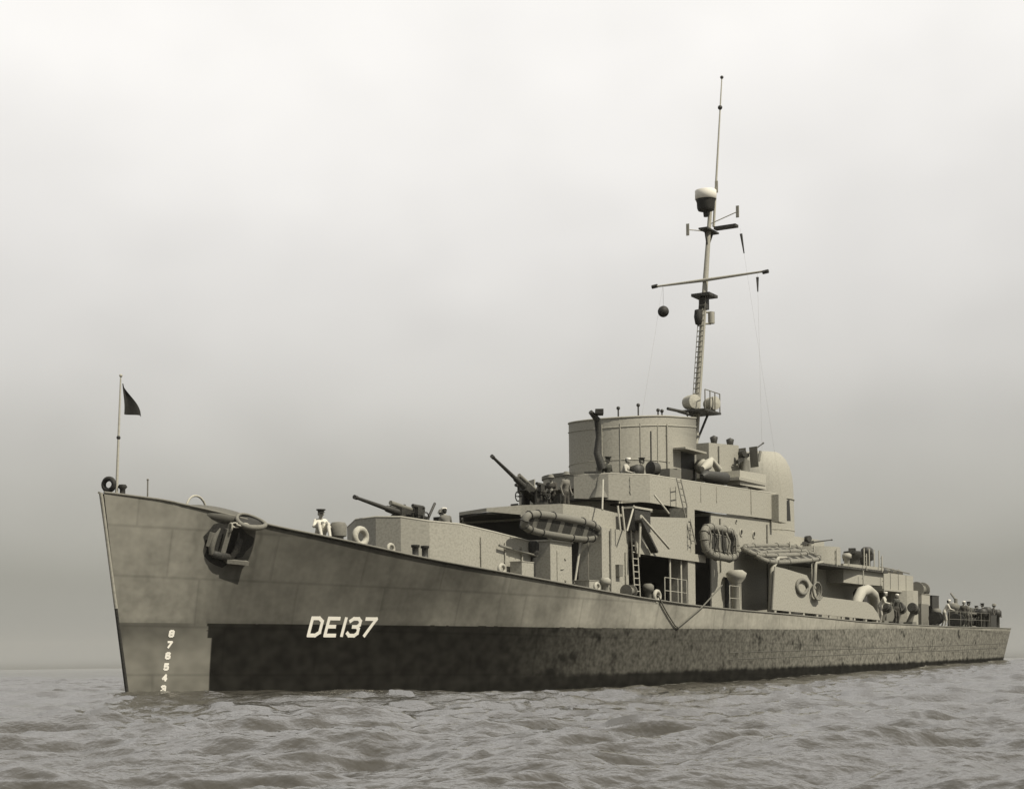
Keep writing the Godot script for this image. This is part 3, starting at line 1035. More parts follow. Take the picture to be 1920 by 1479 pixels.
	lathe(st, Vector3(31.0, 9.3, 2.95), [Vector2(0, -0.25), Vector2(0.28, -0.22), Vector2(0.33, 0.16), Vector2(0.0, 0.2)], 16, 1, 1, Basis(Vector3(0, 0, 1), PI / 2) * Basis(Vector3(1, 0, 0), -0.4))
	bar(st, Vector3(31.0, 7.9, 2.95), Vector3(31.0, 9.1, 2.95), 0.06)
	obj("signal_lamp", st, M.gun, ship)
	st = begin()
	box(st, Vector3(32.5, 9.1, 3.0), Vector3(0.8, 0.6, 0.5))
	box(st, Vector3(33.3, 8.8, 3.0), Vector3(0.4, 1.4, 0.3))
	obj("signal_locker", st, M.mid, ship)
	# flag bag, hooded rolls and deckhouse abaft the mast
	st = begin()
	tube(st, [Vector3(35.5, 9.35, 3.3), Vector3(35.8, 9.4, 3.3), Vector3(38.2, 9.5, 3.3), Vector3(38.5, 9.5, 3.3)], [0.1, 0.26, 0.28, 0.1], 10)
	obj("canvas_roll", st, M.gun, ship)
	st = begin()
	tube(st, [Vector3(36.0, 9.75, 3.1), Vector3(36.6, 9.98, 3.1), Vector3(37.2, 10.3, 3.05), Vector3(37.9, 9.9, 3.1)], [0.12, 0.25, 0.12, 0.18], 9)
	obj("canvas_cover", st, M.canvas, ship)
	var ab := wall_box("after_bridge_box", rect(38.3, 42.0, -2.3, 2.45), [9.6, 9.8, 9.8, 9.6], [11.25, 11.5, 11.5, 11.25], M.light)
	wall_box("step", rect(42.02, 43.4, 0.6, 2.45), 9.8, 10.9, M.mid, ab)
	st = begin()
	box(st, Vector3(40.8, 9.55, 2.9), Vector3(3.4, 0.14, 1.5))
	obj("gun_shelf", st, M.light, ship)
	st = begin()
	plate_wall(st, [Vector2(39.4, 2.6), Vector2(39.5, 3.5), Vector2(42.6, 3.6), Vector2(42.8, 2.6)], 9.3, [9.95, 9.98, 10.05, 10.05], 0.05)
	obj("gun_tub", st, M.pale, ship)
	light_gun(Vector3(41.6, 9.5, 2.9), -0.3, 0.5, true)
	for e in [[38.7, 0.5], [39.3, 1.2], [40.2, 1.9], [41.5, 2.2]]:
		st = begin()
		lathe(st, Vector3(e[0], 11.3, e[1]), [Vector2(0.12, 0.0), Vector2(0.16, 0.25), Vector2(0.2, 0.45), Vector2(0.0, 0.55)], 10)
		obj("ventilator_head", st, M.gun, ship)
	# lamp screen that juts out at the break of the wing
	var screen := wall_box("side_light_box", rect(43.3, 44.4, 3.63, 4.0), 7.75, 9.1, M.light)
	st = begin()
	slab(st, [Vector2(44.2, 7.85), Vector2(44.5, 8.8), Vector2(45.0, 9.0), Vector2(45.15, 7.9)], 3.9, 0.05)
	obj("lamp_screen", st, M.black, screen)
	# port side below the wing
	wall_box("side_bulwark", [Vector2(27.0, 4.05), Vector2(31.9, 4.2), Vector2(31.9, 4.12), Vector2(27.0, 3.97)], [5.5, 5.48, 5.48, 5.5], [6.9, 7.15, 7.15, 6.9], M.light)
	wall_box("boat_deck", [Vector2(27.02, 0.21), Vector2(31.9, 0.21), Vector2(31.9, 4.11), Vector2(27.02, 3.96)], 5.5, 5.58, M.deck)
	wall_box("bulwark_skirt", [Vector2(27.0, 4.07), Vector2(33.6, 4.27), Vector2(33.6, 4.22), Vector2(27.0, 4.02)], [5.36, 5.26, 5.26, 5.36], [5.62, 5.6, 5.6, 5.62], M.light)
	wall_box("corner_column", rect(31.92, 32.7, 3.3, 4.15), 3.0, 7.62, M.light)
	for s in [30.35, 31.5]:
		st = begin()
		bar(st, Vector3(s, 3.2, 4.0), Vector3(s, 5.45, 4.0), 0.05, 8)
		obj("post", st, M.pale, ship)
	wall_box("side_wall", rect(24.42, 26.85, 3.16, 3.75), 3.2, 6.3, M.light)
	ladder(Vector3(27.15, 3.4, 4.0), Vector3(27.0, 6.9, 3.9), Vector3(0.5, 0, 0), 13, M.pale)
	ladder(Vector3(32.0, 6.0, 4.4), Vector3(32.0, 8.9, 3.72), Vector3(0.45, 0, 0), 10, M.mid)
	railing([Vector3(28.2, 3.3, 4.75), Vector3(29.4, 3.27, 4.8), Vector3(30.2, 3.24, 4.85)], 1.1, M.pale)
	# slanting chute and davit arm against the bulwark
	st = begin()
	box(st, Vector3(27.4, 6.1, 4.32), Vector3(2.0, 0.1, 0.32), Basis(Vector3(0, 0, 1), -0.7))
	obj("chute", st, M.gun, ship)
	st = begin()
	bar(st, Vector3(26.8, 6.9, 4.35), Vector3(29.0, 5.65, 4.6), 0.05)
	bar(st, Vector3(26.8, 6.9, 4.35), Vector3(26.7, 5.2, 4.3), 0.05)
	obj("davit_arm", st, M.pale, ship)
	st = begin()
	box(st, Vector3(27.4, 6.75, 3.9), Vector3(1.5, 0.9, 0.5))
	obj("signal_chest", st, M.gun, ship)
	st = begin()
	box(st, Vector3(27.4, 7.24, 3.9), Vector3(1.7, 0.08, 0.6))
	obj("chest_lid", st, M.pale, ship)
	st = begin()
	for e in [[Vector3(25.2, 6.2, 4.2), Vector3(25.2, 7.2, 4.1)], [Vector3(25.6, 6.2, 4.2), Vector3(25.6, 7.2, 4.1)], [Vector3(25.7, 6.2, 4.25), Vector3(26.7, 7.3, 4.1)], [Vector3(24.4, 7.0, 3.8), Vector3(25.3, 8.3, 3.4)], [Vector3(29.4, 8.0, 3.75), Vector3(29.9, 7.2, 4.2)]]:
		bar(st, e[0], e[1], 0.04)
	obj("raft_strut", st, M.pale, ship)
	# after wall of the bridge block
	var wall := wall_box("side_wall", rect(36.0, 43.6, 2.62, 3.5), [2.9, 2.8, 2.8, 2.9], [7.7, 7.86, 7.86, 7.7], M.light)
	for s in [38.2, 39.6, 41.2]:
		porthole(Vector3(s, 7.0, 3.5), 0.16, wall)
	porthole(Vector3(39.0, 7.5, 3.5), 0.1, wall)
	st = begin()
	lathe(st, Vector3(37.5, 3.0, 4.1), [Vector2(0.24, 0.0), Vector2(0.24, 1.5), Vector2(0.42, 1.7), Vector2(0.5, 1.95), Vector2(0.3, 2.1), Vector2(0.0, 2.12)], 14)
	obj("ventilator", st, M.light, ship)
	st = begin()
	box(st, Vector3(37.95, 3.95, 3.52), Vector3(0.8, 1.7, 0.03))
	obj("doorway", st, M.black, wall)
	railing([Vector3(33.7, 3.12, 5.35), Vector3(34.7, 3.1, 5.4)], 1.1, M.pale)

func build_funnel() -> void:
	var c := Vector3(50.9, 0, 0)
	var prof := [Vector2(1.0, 5.6), Vector2(1.02, 8.0), Vector2(1.0, 9.9), Vector2(0.99, 10.4), Vector2(0.96, 10.9), Vector2(0.89, 11.4), Vector2(0.78, 11.8), Vector2(0.62, 12.12), Vector2(0.575, 12.16)]
	var st := begin()
	lathe(st, c, prof, 32, 2.15, 1.75, Basis(Vector3(0, 0, 1), 0.0))
	var f := obj("funnel", st, M.light, ship)
	st = begin()
	lathe(st, c, [Vector2(0.575, 12.158), Vector2(0.55, 11.6), Vector2(0.0, 11.6)], 24, 2.15, 1.75)
	obj("funnel_mouth", st, M.black, f)
	for z in [7.9, 9.6]:
		st = begin()
		var pts := []
		for i in 28:
			var t := TAU * i / 28
			pts.append(c + Vector3(cos(t) * 2.15 * 1.02, z, sin(t) * 1.75 * 1.02))
		tube(st, pts, 0.03, 6, true)
		obj("funnel_band", st, M.light, f)
	st = begin()
	tube(st, [Vector3(49.3, 7.8, 0.6), Vector3(49.3, 11.7, 0.6), Vector3(49.5, 12.1, 0.6)], 0.08, 8)
	obj("steam_pipe", st, M.mid, ship)
	wall_box("funnel_house", rect(46.0, 60.0, -2.4, 2.4), 2.8, 6.3, M.light)
	wall_box("funnel_trunk", rect(47.6, 56.0, -1.8, 1.8), 6.303, 7.6, M.light)

func build_mast() -> void:
	var foot := Vector3(41.4, 7.6, 0)
	var head := Vector3(44.5, 24.0, 0)
	var on := func(z: float) -> Vector3: return foot.lerp(head, (z - foot.y) / (head.y - foot.y))
	var st := begin()
	tube(st, [foot, on.call(15.0), on.call(20.5), head], [0.2, 0.17, 0.14, 0.1], 12)
	var mast := obj("mast", st, M.light, ship)
	st = begin()
	tube(st, [on.call(23.2) + Vector3(0.35, 0, 0.1), Vector3(46.0, 31.2, 0.1)], [0.07, 0.03], 8)
	obj("topmast", st, M.pale, mast)
	st = begin()
	ball(st, Vector3(45.72, 29.6, 0.1), 0.12)
	ball(st, Vector3(46.0, 31.25, 0.1), 0.09)
	obj("masthead_lamp", st, M.gun, mast)
	# yard
	st = begin()
	var y: Vector3 = on.call(20.25) + Vector3(-0.2, 0, 0)
	tube(st, [y + Vector3(0, 0, -2.75), y, y + Vector3(0, 0.05, 3.35)], [0.05, 0.085, 0.05], 8)
	var yard := obj("yard", st, M.pale, mast)
	for p in [-2.75, 3.35]:
		st = begin()
		tube(st, [y + Vector3(0, 0.0, p - 0.16), y + Vector3(0, 0.03, p + 0.14)], 0.1, 8)
		obj("yard_cap", st, M.gun, yard)
	# radar drum: pale lid over a dark cone
	var r: Vector3 = on.call(24.0) + Vector3(-0.55, 0, 0)
	st = begin()
	lathe(st, r, [Vector2(0, 0.9), Vector2(0.53, 0.895), Vector2(0.55, 0.875), Vector2(0.55, 0.45), Vector2(0.5, 0.42)], 24)
	obj("radar_dome", st, M.white, mast)
	st = begin()
	lathe(st, r, [Vector2(0.52, 0.44), Vector2(0.47, 0.3), Vector2(0.45, 0.0), Vector2(0.4, -0.12), Vector2(0.15, -0.16), Vector2(0.12, -0.44), Vector2(0.0, -0.44)], 24)
	obj("radar_base", st, M.black, mast)
	st = begin()
	box(st, on.call(22.9) + Vector3(0, 0, 0), Vector3(1.5, 0.08, 0.5))
	box(st, on.call(23.0) + Vector3(0.1, 0, 0.9), Vector3(0.4, 0.14, 1.2))
	tube(st, [on.call(22.0), on.call(22.9) + Vector3(-0.5, 0, 0)], 0.05, 6)
	tube(st, [on.call(22.0), on.call(22.9) + Vector3(0.5, 0, 0)], 0.05, 6)
	obj("radar_bracket", st, M.gun, mast)
	for e in [Vector3(-0.9, -0.3, -0.8), Vector3(0.4, 0.6, 1.4), Vector3(0.3, 2.0, 0.3)]:
		st = begin()
		box(st, on.call(23.2) + e, Vector3(0.05, 0.6, 0.16))
		bar(st, on.call(23.0) + Vector3(0, e.y * 0.4, 0), on.call(23.2) + e, 0.025)
		obj("aerial", st, M.light, mast)
	# lamps and crosstrees below the yard
	st = begin()
	box(st, on.call(19.45), Vector3(1.1, 0.14, 1.0))
	box(st, on.call(19.05), Vector3(0.4, 0.6, 0.4))
	obj("crosstrees", st, M.gun, mast)
	st = begin()
	lathe(st, on.call(18.2) + Vector3(-0.35, 0, -0.1), [Vector2(0.0, -0.35), Vector2(0.16, -0.25), Vector2(0.22, 0.1), Vector2(0.18, 0.45), Vector2(0.0, 0.5)], 12)
	obj("range_lamp", st, M.black, mast)
	st = begin()
	lathe(st, on.call(18.3) + Vector3(0.25, 0, 0.35), [Vector2(0.0, -0.3), Vector2(0.17, -0.28), Vector2(0.17, 0.3), Vector2(0.0, 0.32)], 12)
	bar(st, on.call(18.6), on.call(18.6) + Vector3(0.25, 0, 0.35), 0.05)
	bar(st, on.call(18.0), on.call(18.0) + Vector3(0.25, 0, 0.35), 0.05)
	obj("running_lamp", st, M.light, mast)
	# rungs up the fore side
	for i in 34:
		st = begin()
		var z := 10.0 + i * 0.27
		bar(st, on.call(z) + Vector3(-0.33, 0, -0.12), on.call(z) + Vector3(-0.33, 0, 0.22), 0.03, 5)
		bar(st, on.call(z) + Vector3(-0.33, 0, 0.05), on.call(z), 0.02, 5)
		obj("rung", st, M.mid, mast)
	st = begin()
	tube(st, [on.call(9.6) + Vector3(-0.33, 0, -0.12), on.call(19.4) + Vector3(-0.33, 0, -0.12)], 0.02, 5)
	tube(st, [on.call(9.6) + Vector3(-0.33, 0, 0.22), on.call(19.4) + Vector3(-0.33, 0, 0.22)], 0.02, 5)
	obj("ladder_rail", st, M.mid, mast)
	# searchlight stage
	var s0: Vector3 = on.call(13.35)
	st = begin()
	box(st, s0 + Vector3(-0.1, 0, 0.2), Vector3(2.0, 0.1, 1.5))
	tube(st, [s0 + Vector3(-0.9, -0.02, 0.1), s0 + Vector3(-0.1, -1.5, 0)], 0.06, 6)
	tube(st, [s0 + Vector3(0.7, -0.02, 0.3), s0 + Vector3(-0.1, -1.5, 0)], 0.06, 6)
	tube(st, [s0 + Vector3(-0.7, -0.1, 0), s0 + Vector3(-2.6, -0.05, -0.4)], 0.08, 6)
	obj("searchlight_stage", st, M.gun, mast)
	for e in [[Vector3(-0.85, 0.45, 0.1), 0.36], [Vector3(0.55, 0.5, 0.6), 0.34]]:
		st = begin()
		lathe(st, s0 + e[0], [Vector2(0, -e[1]), Vector2(e[1] * 0.9, -e[1]), Vector2(e[1], -0.1), Vector2(e[1], e[1] * 0.8), Vector2(0, e[1])], 16, 1, 1, Basis(Vector3(1, 0, 0), PI / 2) * Basis(Vector3(0, 0, 1), 0.5))
		box(st, s0 + e[0] + Vector3(0, -0.38, 0), Vector3(0.2, 0.2, 0.3))
		obj("searchlight", st, M.pale, mast)
	st = begin()
	for k in 4:
		bar(st, s0 + Vector3(-1.0 + k * 0.62, 0.05, 0.9), s0 + Vector3(-1.0 + k * 0.62, 1.0, 0.9), 0.03)
	bar(st, s0 + Vector3(-1.0, 1.0, 0.9), s0 + Vector3(0.86, 1.0, 0.9), 0.025)
	obj("stage_rail", st, M.mid, mast)
	st = begin()
	tube(st, [s0 + Vector3(-0.2, -1.2, 0.1), s0 + Vector3(-1.0, -1.3, 0.1), s0 + Vector3(-1.2, -1.9, 0.1)], [0.1, 0.16, 0.05], 7)
	obj("siren", st, M.gun, mast)
	# wires: forestay pieces with insulators, halyards
	var wires := [[on.call(22.9) + Vector3(0.3, 0, 1.6), Vector3(47.5, 9.0, 2.6)], [y + Vector3(0, 0, 2.9), Vector3(43.0, 9.8, 3.3)], [y + Vector3(0, 0, -2.3), Vector3(41.0, 9.8, -3.0)]]
	for e in wires:
		st = begin()
		tube(st, [e[0], e[1]], 0.004, 4)
		var wire := obj("rigging_wire", st, M.light, mast)
		st = begin()
		var a: Vector3 = e[0]
		var b: Vector3 = e[1]
		if absf(b.x) > 5.0 and b.z > 0.0:
			tube(st, [a.lerp(b, 0.02), a.lerp(b, 0.09)], [0.07, 0.03], 6)
			obj("insulator", st, M.gun, wire)

func build_aft() -> void:
	# raised shelf over the dark waist
	wall_box("shelter_deck", rect(44.1, 61.0, -4.0, 3.9), 5.88, 6.0, M.deck)
	wall_box("deckhouse", rect(60.02, 72.0, -2.2, 2.2), 2.8, 5.0, M.light)
	var st := begin()
	# bulwark plate with a stepped top and freeing slots along its foot
	var z0 := func(s: float) -> float: return deck_z(s) + 0.17
	slab(st, [Vector2(38.8, z0.call(38.8)), Vector2(39.2, 5.3), Vector2(40.4, 5.25), Vector2(43.4, 5.05), Vector2(44.0, 4.7), Vector2(45.6, 4.05), Vector2(52.6, 3.95), Vector2(53.6, 3.75), Vector2(54.4, 3.4), Vector2(54.9, z0.call(54.9))], 5.35, 0.06)
	var bul := obj("waist_bulwark", st, M.light, ship)
	for i in 9:
		st = begin()
		var s := 39.2 + i * 1.9
		box(st, Vector3(s, deck_z(s) + 0.06, 5.33), Vector3(0.25, 0.26, 0.07))
		obj("bulwark_bracket", st, M.light, bul)
	st = begin()
	var pts := []
	for i in 14:
		var t := TAU * i / 14
		pts.append(Vector3(42.6 + cos(t) * 0.75, 4.45 + sin(t) * 0.35, 5.44))
	tube(st, pts, 0.09, 7, true)
	obj("fender_ring", st, M.mid, ship)
	st = begin()
	pts = []
	for i in 30:
		var t := TAU * i / 10.0
		pts.append(Vector3(44.4 + cos(t) * (0.35 + 0.012 * i), 4.3 + sin(t) * (0.3 + 0.006 * i), 5.45 + 0.005 * i))
	tube(st, pts, 0.05, 6)
	obj("hose_coil", st, M.mid, ship)
	for e in [Vector2(39.4, 0.2), Vector2(45.2, -0.5)]:
		st = begin()
		tube(st, [Vector3(e.x, 2.9, 5.0), Vector3(e.x + 0.1, 5.2, 5.1), Vector3(e.x + 0.5 + e.y, 5.75, 5.2), Vector3(e.x + 1.3 + e.y, 5.8, 5.3)], [0.12, 0.11, 0.09, 0.06], 8)
		obj("boat_davit", st, M.light, ship)
	# dark machinery in the waist
	for e in [[47.5, 3.0, 0.6, 1.7], [50.4, 3.1, 0.5, 1.3], [58.0, 3.2, 0.4, 1.9]]:
		st = begin()
		lathe(st, Vector3(e[0], 2.8, e[1]), [Vector2(e[2], 0.0), Vector2(e[2], e[3]), Vector2(e[2] * 0.7, e[3] + 0.2), Vector2(0.0, e[3] + 0.25)], 14)
		obj("winch", st, M.gun, ship)
	# second machine gun tub
	var tub := arc(Vector2(52.4, 2.0), 1.9, 0.0, TAU * 19 / 20, 19)
	st = begin()
	prism(st, tub, 5.9, 6.98, true, true)
	obj("gun_tub", st, M.light, ship)
	light_gun(Vector3(53.0, 5.98, 2.0), -0.5, 0.12, false)
	st = begin()
	lathe(st, Vector3(51.4, 6.5, 2.3), [Vector2(0.0, 0.0), Vector2(0.3, 0.02), Vector2(0.7, 0.28), Vector2(0.72, 0.36), Vector2(0.0, 0.37)], 14)
	obj("gun_stand", st, M.gun, ship)
	# director stand and lockers
	wall_box("director_platform", [Vector2(54.6, 3.4), Vector2(56.2, 3.7), Vector2(60.8, 3.7), Vector2(60.8, 1.0), Vector2(54.6, 1.0)], [5.15, 5.1, 5.15, 5.15, 5.15], 6.2, M.light)
	st = begin()
	lathe(st, Vector3(58.5, 6.2, 2.6), [Vector2(0.5, 0.0), Vector2(0.4, 0.5), Vector2(0.55, 0.55), Vector2(0.5, 0.9), Vector2(0.0, 0.95)], 14)
	box(st, Vector3(58.5, 7.1, 2.6), Vector3(1.4, 0.3, 0.4), Basis(Vector3.UP, 0.3))
	obj("gun_director", st, M.gun, ship)
	st = begin()
	lathe(st, Vector3(61.6, 6.0, 1.9), [Vector2(0.5, 0.0), Vector2(0.55, 0.6), Vector2(0.9, 0.75), Vector2(0.9, 1.15), Vector2(0.0, 1.2)], 14)
	obj("range_finder", st, M.gun, ship)
	for k in 4:
		st = begin()
		bar(st, Vector3(57.6 + k * 0.9, 6.2, 3.6), Vector3(57.6 + k * 0.9, 7.2, 3.6), 0.035)
		obj("rail_post", st, M.pale, ship)
	var loc := holder("ready_locker", ship)
	for k in 4:
		st = begin()
		box2(st, Vector3(61.2 + k * 1.55, 5.02, 1.4), Vector3(62.65 + k * 1.55, 5.98, 3.5))
		obj("locker_bay", st, M.light, loc)
	st = begin()
	box2(st, Vector3(61.2, 4.9, 1.3), Vector3(67.4, 5.01, 3.62))
	obj("locker_base", st, M.light, loc)
	for k in 5:
		st = begin()
		tube(st, [Vector3(61.6 + k * 1.2, 6.1, 3.0), Vector3(62.4 + k * 1.2, 6.25, 2.6), Vector3(62.9 + k * 1.2, 6.1, 2.2)], [0.14, 0.2, 0.12], 7)
		obj("canvas_bundle", st, M.mid, ship)
	wall_box("after_column", arc(Vector2(65.6, 3.0), 1.25, 0, TAU * 15 / 16, 15), 2.8, 5.0, M.light)
	# cowl ventilator: a bent trunk
	st = begin()
	tube(st, [Vector3(57.9, 2.8, 4.2), Vector3(57.8, 3.9, 4.2), Vector3(57.2, 4.5, 4.25), Vector3(56.0, 4.75, 4.3), Vector3(54.8, 4.6, 4.35), Vector3(53.9, 4.1, 4.4), Vector3(53.5, 3.3, 4.4)], [0.27, 0.28, 0.29, 0.3, 0.3, 0.29, 0.28], 12)
	obj("bent_ventilator", st, M.pale, ship)
	# throwers along the rail, each with its drum
	for s in [58.4, 61.2, 63.8]:
		st = begin()
		tube(st, [Vector3(s, 2.85, 4.2), Vector3(s, 3.6, 4.5)], [0.2, 0.15], 8)
		box(st, Vector3(s, 2.95, 4.2), Vector3(0.8, 0.25, 0.8))
		obj("charge_thrower", st, M.mid, ship)
	# third gun and its low platform
	wall_box("after_gun_platform", arc(Vector2(77.6, 0), 2.1, 0, TAU * 17 / 18, 17), 2.8, 4.02, M.light)
	st = begin()
	plate_wall(st, arc(Vector2(77.6, 0), 2.05, 0.3, TAU - 0.3, 17), 4.0, 4.5, 0.05)
	obj("splinter_shield", st, M.light, ship)
	naval_gun(Vector3(77.4, 5.55, 0), 0.02)
	# depth charge rack over the stern
	for side in [1.0, -1.0]:
		var rack := holder("charge_rack", ship)
		for k in 6:
			st = begin()
			var s := 80.6 + k * 1.9
			bar(st, Vector3(s, 2.9, side * 1.9), Vector3(s, 4.35, side * 1.9), 0.05)
			bar(st, Vector3(s, 2.9, side * 3.0), Vector3(s, 4.35, side * 3.0), 0.05)
			bar(st, Vector3(s, 4.35, side * 1.9), Vector3(s, 4.35, side * 3.0), 0.05)
			obj("rack_frame", st, M.mid, rack)
		for p in [1.95, 2.95]:
			for z in [3.1, 4.0]:
				st = begin()
				bar(st, Vector3(80.4, z, side * p), Vector3(91.0, z - 0.1, side * p), 0.06)
				obj("rack_rail", st, M.mid, rack)
	st = begin()
	lathe(st, Vector3(77.0, 2.85, 3.3), [Vector2(0.3, 0.0), Vector2(0.28, 1.2), Vector2(0.38, 1.3), Vector2(0.42, 1.55), Vector2(0.2, 1.7), Vector2(0, 1.72)], 12)
	obj("ventilator", st, M.mid, ship)
	st = begin()
	tube(st, [Vector3(78.6, 2.9, 3.0), Vector3(78.6, 4.9, 3.0)], 0.12, 8)
	tube(st, [Vector3(78.6, 4.8, 3.0), Vector3(79.6, 5.3, 2.4)], 0.07, 6)
	obj("loading_crane", st, M.mid, ship)
	railing([Vector3(70.2, 2.84, 4.9), Vector3(73.0, 2.86, 4.85), Vector3(76.0, 2.88, 4.75), Vector3(79.0, 2.9, 4.6), Vector3(82.0, 2.93, 4.4)], 1.0, M.mid)
	st = begin()
	lathe(st, Vector3(90.4, 2.95, 2.7), [Vector2(0.25, 0.0), Vector2(0.25, 0.45), Vector2(0.33, 0.5), Vector2(0.0, 0.6)], 12)
	obj("mooring_bitt", st, M.gun, ship)
	st = begin()
	box2(st, Vector3(68.6, 2.85, 2.6), Vector3(70.2, 4.3, 3.6))
	obj("deck_locker", st, M.mid, ship)

func fitting(called: String, kind: String, at: Vector3, size: Vector3, m: Material) -> void:
	var st := begin()
	match kind:
		"box":
			box(st, at, size)
			box(st, at + Vector3(0, size.y * 0.5 + 0.015, 0), Vector3(size.x * 1.06, 0.03, size.z * 1.06))
		"pipe":
			bar(st, at, at + size, 0.035)
			for k in 3:
				box(st, at + size * (0.15 + 0.35 * k) + Vector3(0, 0, -0.03), Vector3(0.1, 0.05, 0.08))
		"door":
			box(st, at, size)
			for k in [-0.3, 0.3]:
				box(st, at + Vector3(size.x * 0.42, size.y * k, size.z * 0.5 + 0.02), Vector3(0.16, 0.05, 0.05))
			tube(st, [at + Vector3(-0.1, 0, size.z * 0.5 + 0.03), at + Vector3(0.14, 0.05, size.z * 0.5 + 0.03)], 0.02, 5)
		"hood":
			lathe(st, at, [Vector2(size.x * 0.6, 0.0), Vector2(size.x * 0.6, size.y * 0.6), Vector2(size.x, size.y * 0.65), Vector2(size.x, size.y * 0.9), Vector2(size.x * 0.6, size.y), Vector2(0, size.y)], 14)
		"reel":
			lathe(st, at, [Vector2(0, -size.z), Vector2(size.x, -size.z), Vector2(size.x, -size.z * 0.85), Vector2(size.x * 0.6, -size.z * 0.8), Vector2(size.x * 0.65, size.z * 0.8), Vector2(size.x, size.z * 0.85), Vector2(size.x, size.z), Vector2(0, size.z)], 14, 1, 1, Basis(Vector3(0, 0, 1), PI / 2))
			box(st, at - Vector3(0, size.x * 0.8, 0), Vector3(size.z * 2.2, size.x * 0.8, 0.1))
	obj(called, st, m, ship)

func build_fittings() -> void:
	# small gear along the walls and the deck edge
	for e in [[18.2, 2.86], [19.4, 2.9], [16.6, 2.78]]:
		var z := deck_z(e[0])
		fitting("shield_rib", "pipe", Vector3(e[0], z, e[1] + 0.02), Vector3(0, 1.4, 0), M.light)
	fitting("ammunition_box", "box", Vector3(18.8, 4.35, 3.25), Vector3(0.9, 0.6, 0.5), M.light)
	fitting("deck_hatch", "box", Vector3(23.3, 3.85, 3.6), Vector3(0.8, 0.5, 0.7), M.light)
	fitting("watertight_door", "door", Vector3(21.6, 4.5, 3.41), Vector3(0.7, 1.4, 0.04), M.light)
	fitting("wall_pipe", "pipe", Vector3(25.1, 3.5, 3.79), Vector3(0, 2.7, 0), M.mid)
	fitting("wall_pipe", "pipe", Vector3(26.5, 3.5, 3.79), Vector3(0, 1.9, 0), M.light)
	fitting("telephone_box", "box", Vector3(25.8, 4.6, 3.83), Vector3(0.35, 0.45, 0.18), M.mid)
	fitting("hose_reel", "reel", Vector3(25.7, 3.75, 4.3), Vector3(0.28, 0.3, 0.25), M.mid)
	fitting("wall_pipe", "pipe", Vector3(37.0, 5.0, 3.54), Vector3(0, 2.5, 0), M.mid)
	fitting("wall_pipe", "pipe", Vector3(42.9, 3.2, 3.54), Vector3(0, 4.4, 0), M.mid)
	fitting("wall_pipe", "pipe", Vector3(40.6, 7.95, 3.64), Vector3(0, 1.2, 0), M.light)
	fitting("switch_box", "box", Vector3(40.2, 6.2, 3.58), Vector3(0.4, 0.5, 0.16), M.mid)
	fitting("mushroom_ventilator", "hood", Vector3(24.0, 3.5, 4.1), Vector3(0.22, 0.75, 0.2), M.light)
	fitting("mushroom_ventilator", "hood", Vector3(29.0, 3.3, 3.6), Vector3(0.25, 0.9, 0.2), M.mid)
	fitting("mushroom_ventilator", "hood", Vector3(46.6, 6.0, 3.3), Vector3(0.3, 0.7, 0.2), M.mid)
	fitting("mushroom_ventilator", "hood", Vector3(55.2, 6.0, 3.4), Vector3(0.26, 0.8, 0.2), M.light)
	fitting("mushroom_ventilator", "hood", Vector3(70.9, 2.85, 3.9), Vector3(0.3, 1.2, 0.2), M.mid)
	fitting("ready_box", "box", Vector3(48.6, 6.3, 3.4), Vector3(1.3, 0.55, 0.6), M.mid)
	fitting("ready_box", "box", Vector3(63.0, 3.4, 3.0), Vector3(1.6, 1.1, 0.8), M.mid)
	fitting("hose_reel", "reel", Vector3(69.4, 3.4, 4.3), Vector3(0.4, 0.4, 0.35), M.gun)
	fitting("hose_reel", "reel", Vector3(75.2, 3.35, 4.0), Vector3(0.45, 0.45, 0.4), M.gun)
	fitting("smoke_float", "hood", Vector3(82.3, 2.93, 3.8), Vector3(0.35, 1.35, 0.3), M.gun)
	fitting("smoke_float", "hood", Vector3(84.0, 2.94, 3.7), Vector3(0.35, 1.5, 0.3), M.gun)
	fitting("smoke_float", "hood", Vector3(88.2, 2.97, 3.3), Vector3(0.35, 1.4, 0.3), M.gun)
	fitting("smoke_float", "hood", Vector3(90.6, 2.98, 1.6), Vector3(0.35, 1.3, 0.3), M.gun)
	fitting("deck_locker", "box", Vector3(86.0, 3.4, 3.3), Vector3(1.6, 1.0, 0.7), M.gun)
	for s in [45.0, 48.5, 52.0, 57.0, 59.8]:
		fitting("deck_edge_post", "pipe", Vector3(s, 5.9, 3.93), Vector3(0, 0.95, 0), M.pale)
	for e in [[44.6, 4.0], [47.9, 4.0], [56.2, 4.0], [60.2, 3.9]]:
		fitting("shelter_pillar", "pipe", Vector3(e[0], 2.85, e[1]), Vector3(0, 3.0, 0), M.light)
	# signal halyard cleats and clamps on the bridge wall
	for e in [[29.6, 8.1, 2.53], [31.2, 8.0, 3.28], [34.6, 8.1, 3.63], [36.4, 8.2, 3.63]]:
		fitting("wing_rib", "pipe", Vector3(e[0], e[1], e[2]), Vector3(0, 0.75, 0), M.light)
	fitting("gear_bundle", "reel", Vector3(71.6, 5.3, 2.6), Vector3(0.5, 0.5, 0.7), M.mid)
	fitting("gear_locker", "box", Vector3(70.6, 4.6, 2.7), Vector3(1.8, 0.7, 1.2), M.light)
	fitting("loading_rack", "box", Vector3(72.6, 3.9, 3.0), Vector3(1.5, 2.0, 0.7), M.gun)
	fitting("range_clock", "hood", Vector3(59.9, 6.2, 3.0), Vector3(0.35, 1.2, 0.3), M.gun)
	fitting("stowed_boom", "pipe", Vector3(61.5, 6.35, 3.2), Vector3(6.0, -0.2, 0), M.mid)
	fitting("flag_locker", "box", Vector3(37.6, 9.35, 3.0), Vector3(1.0, 0.5, 0.5), M.mid)
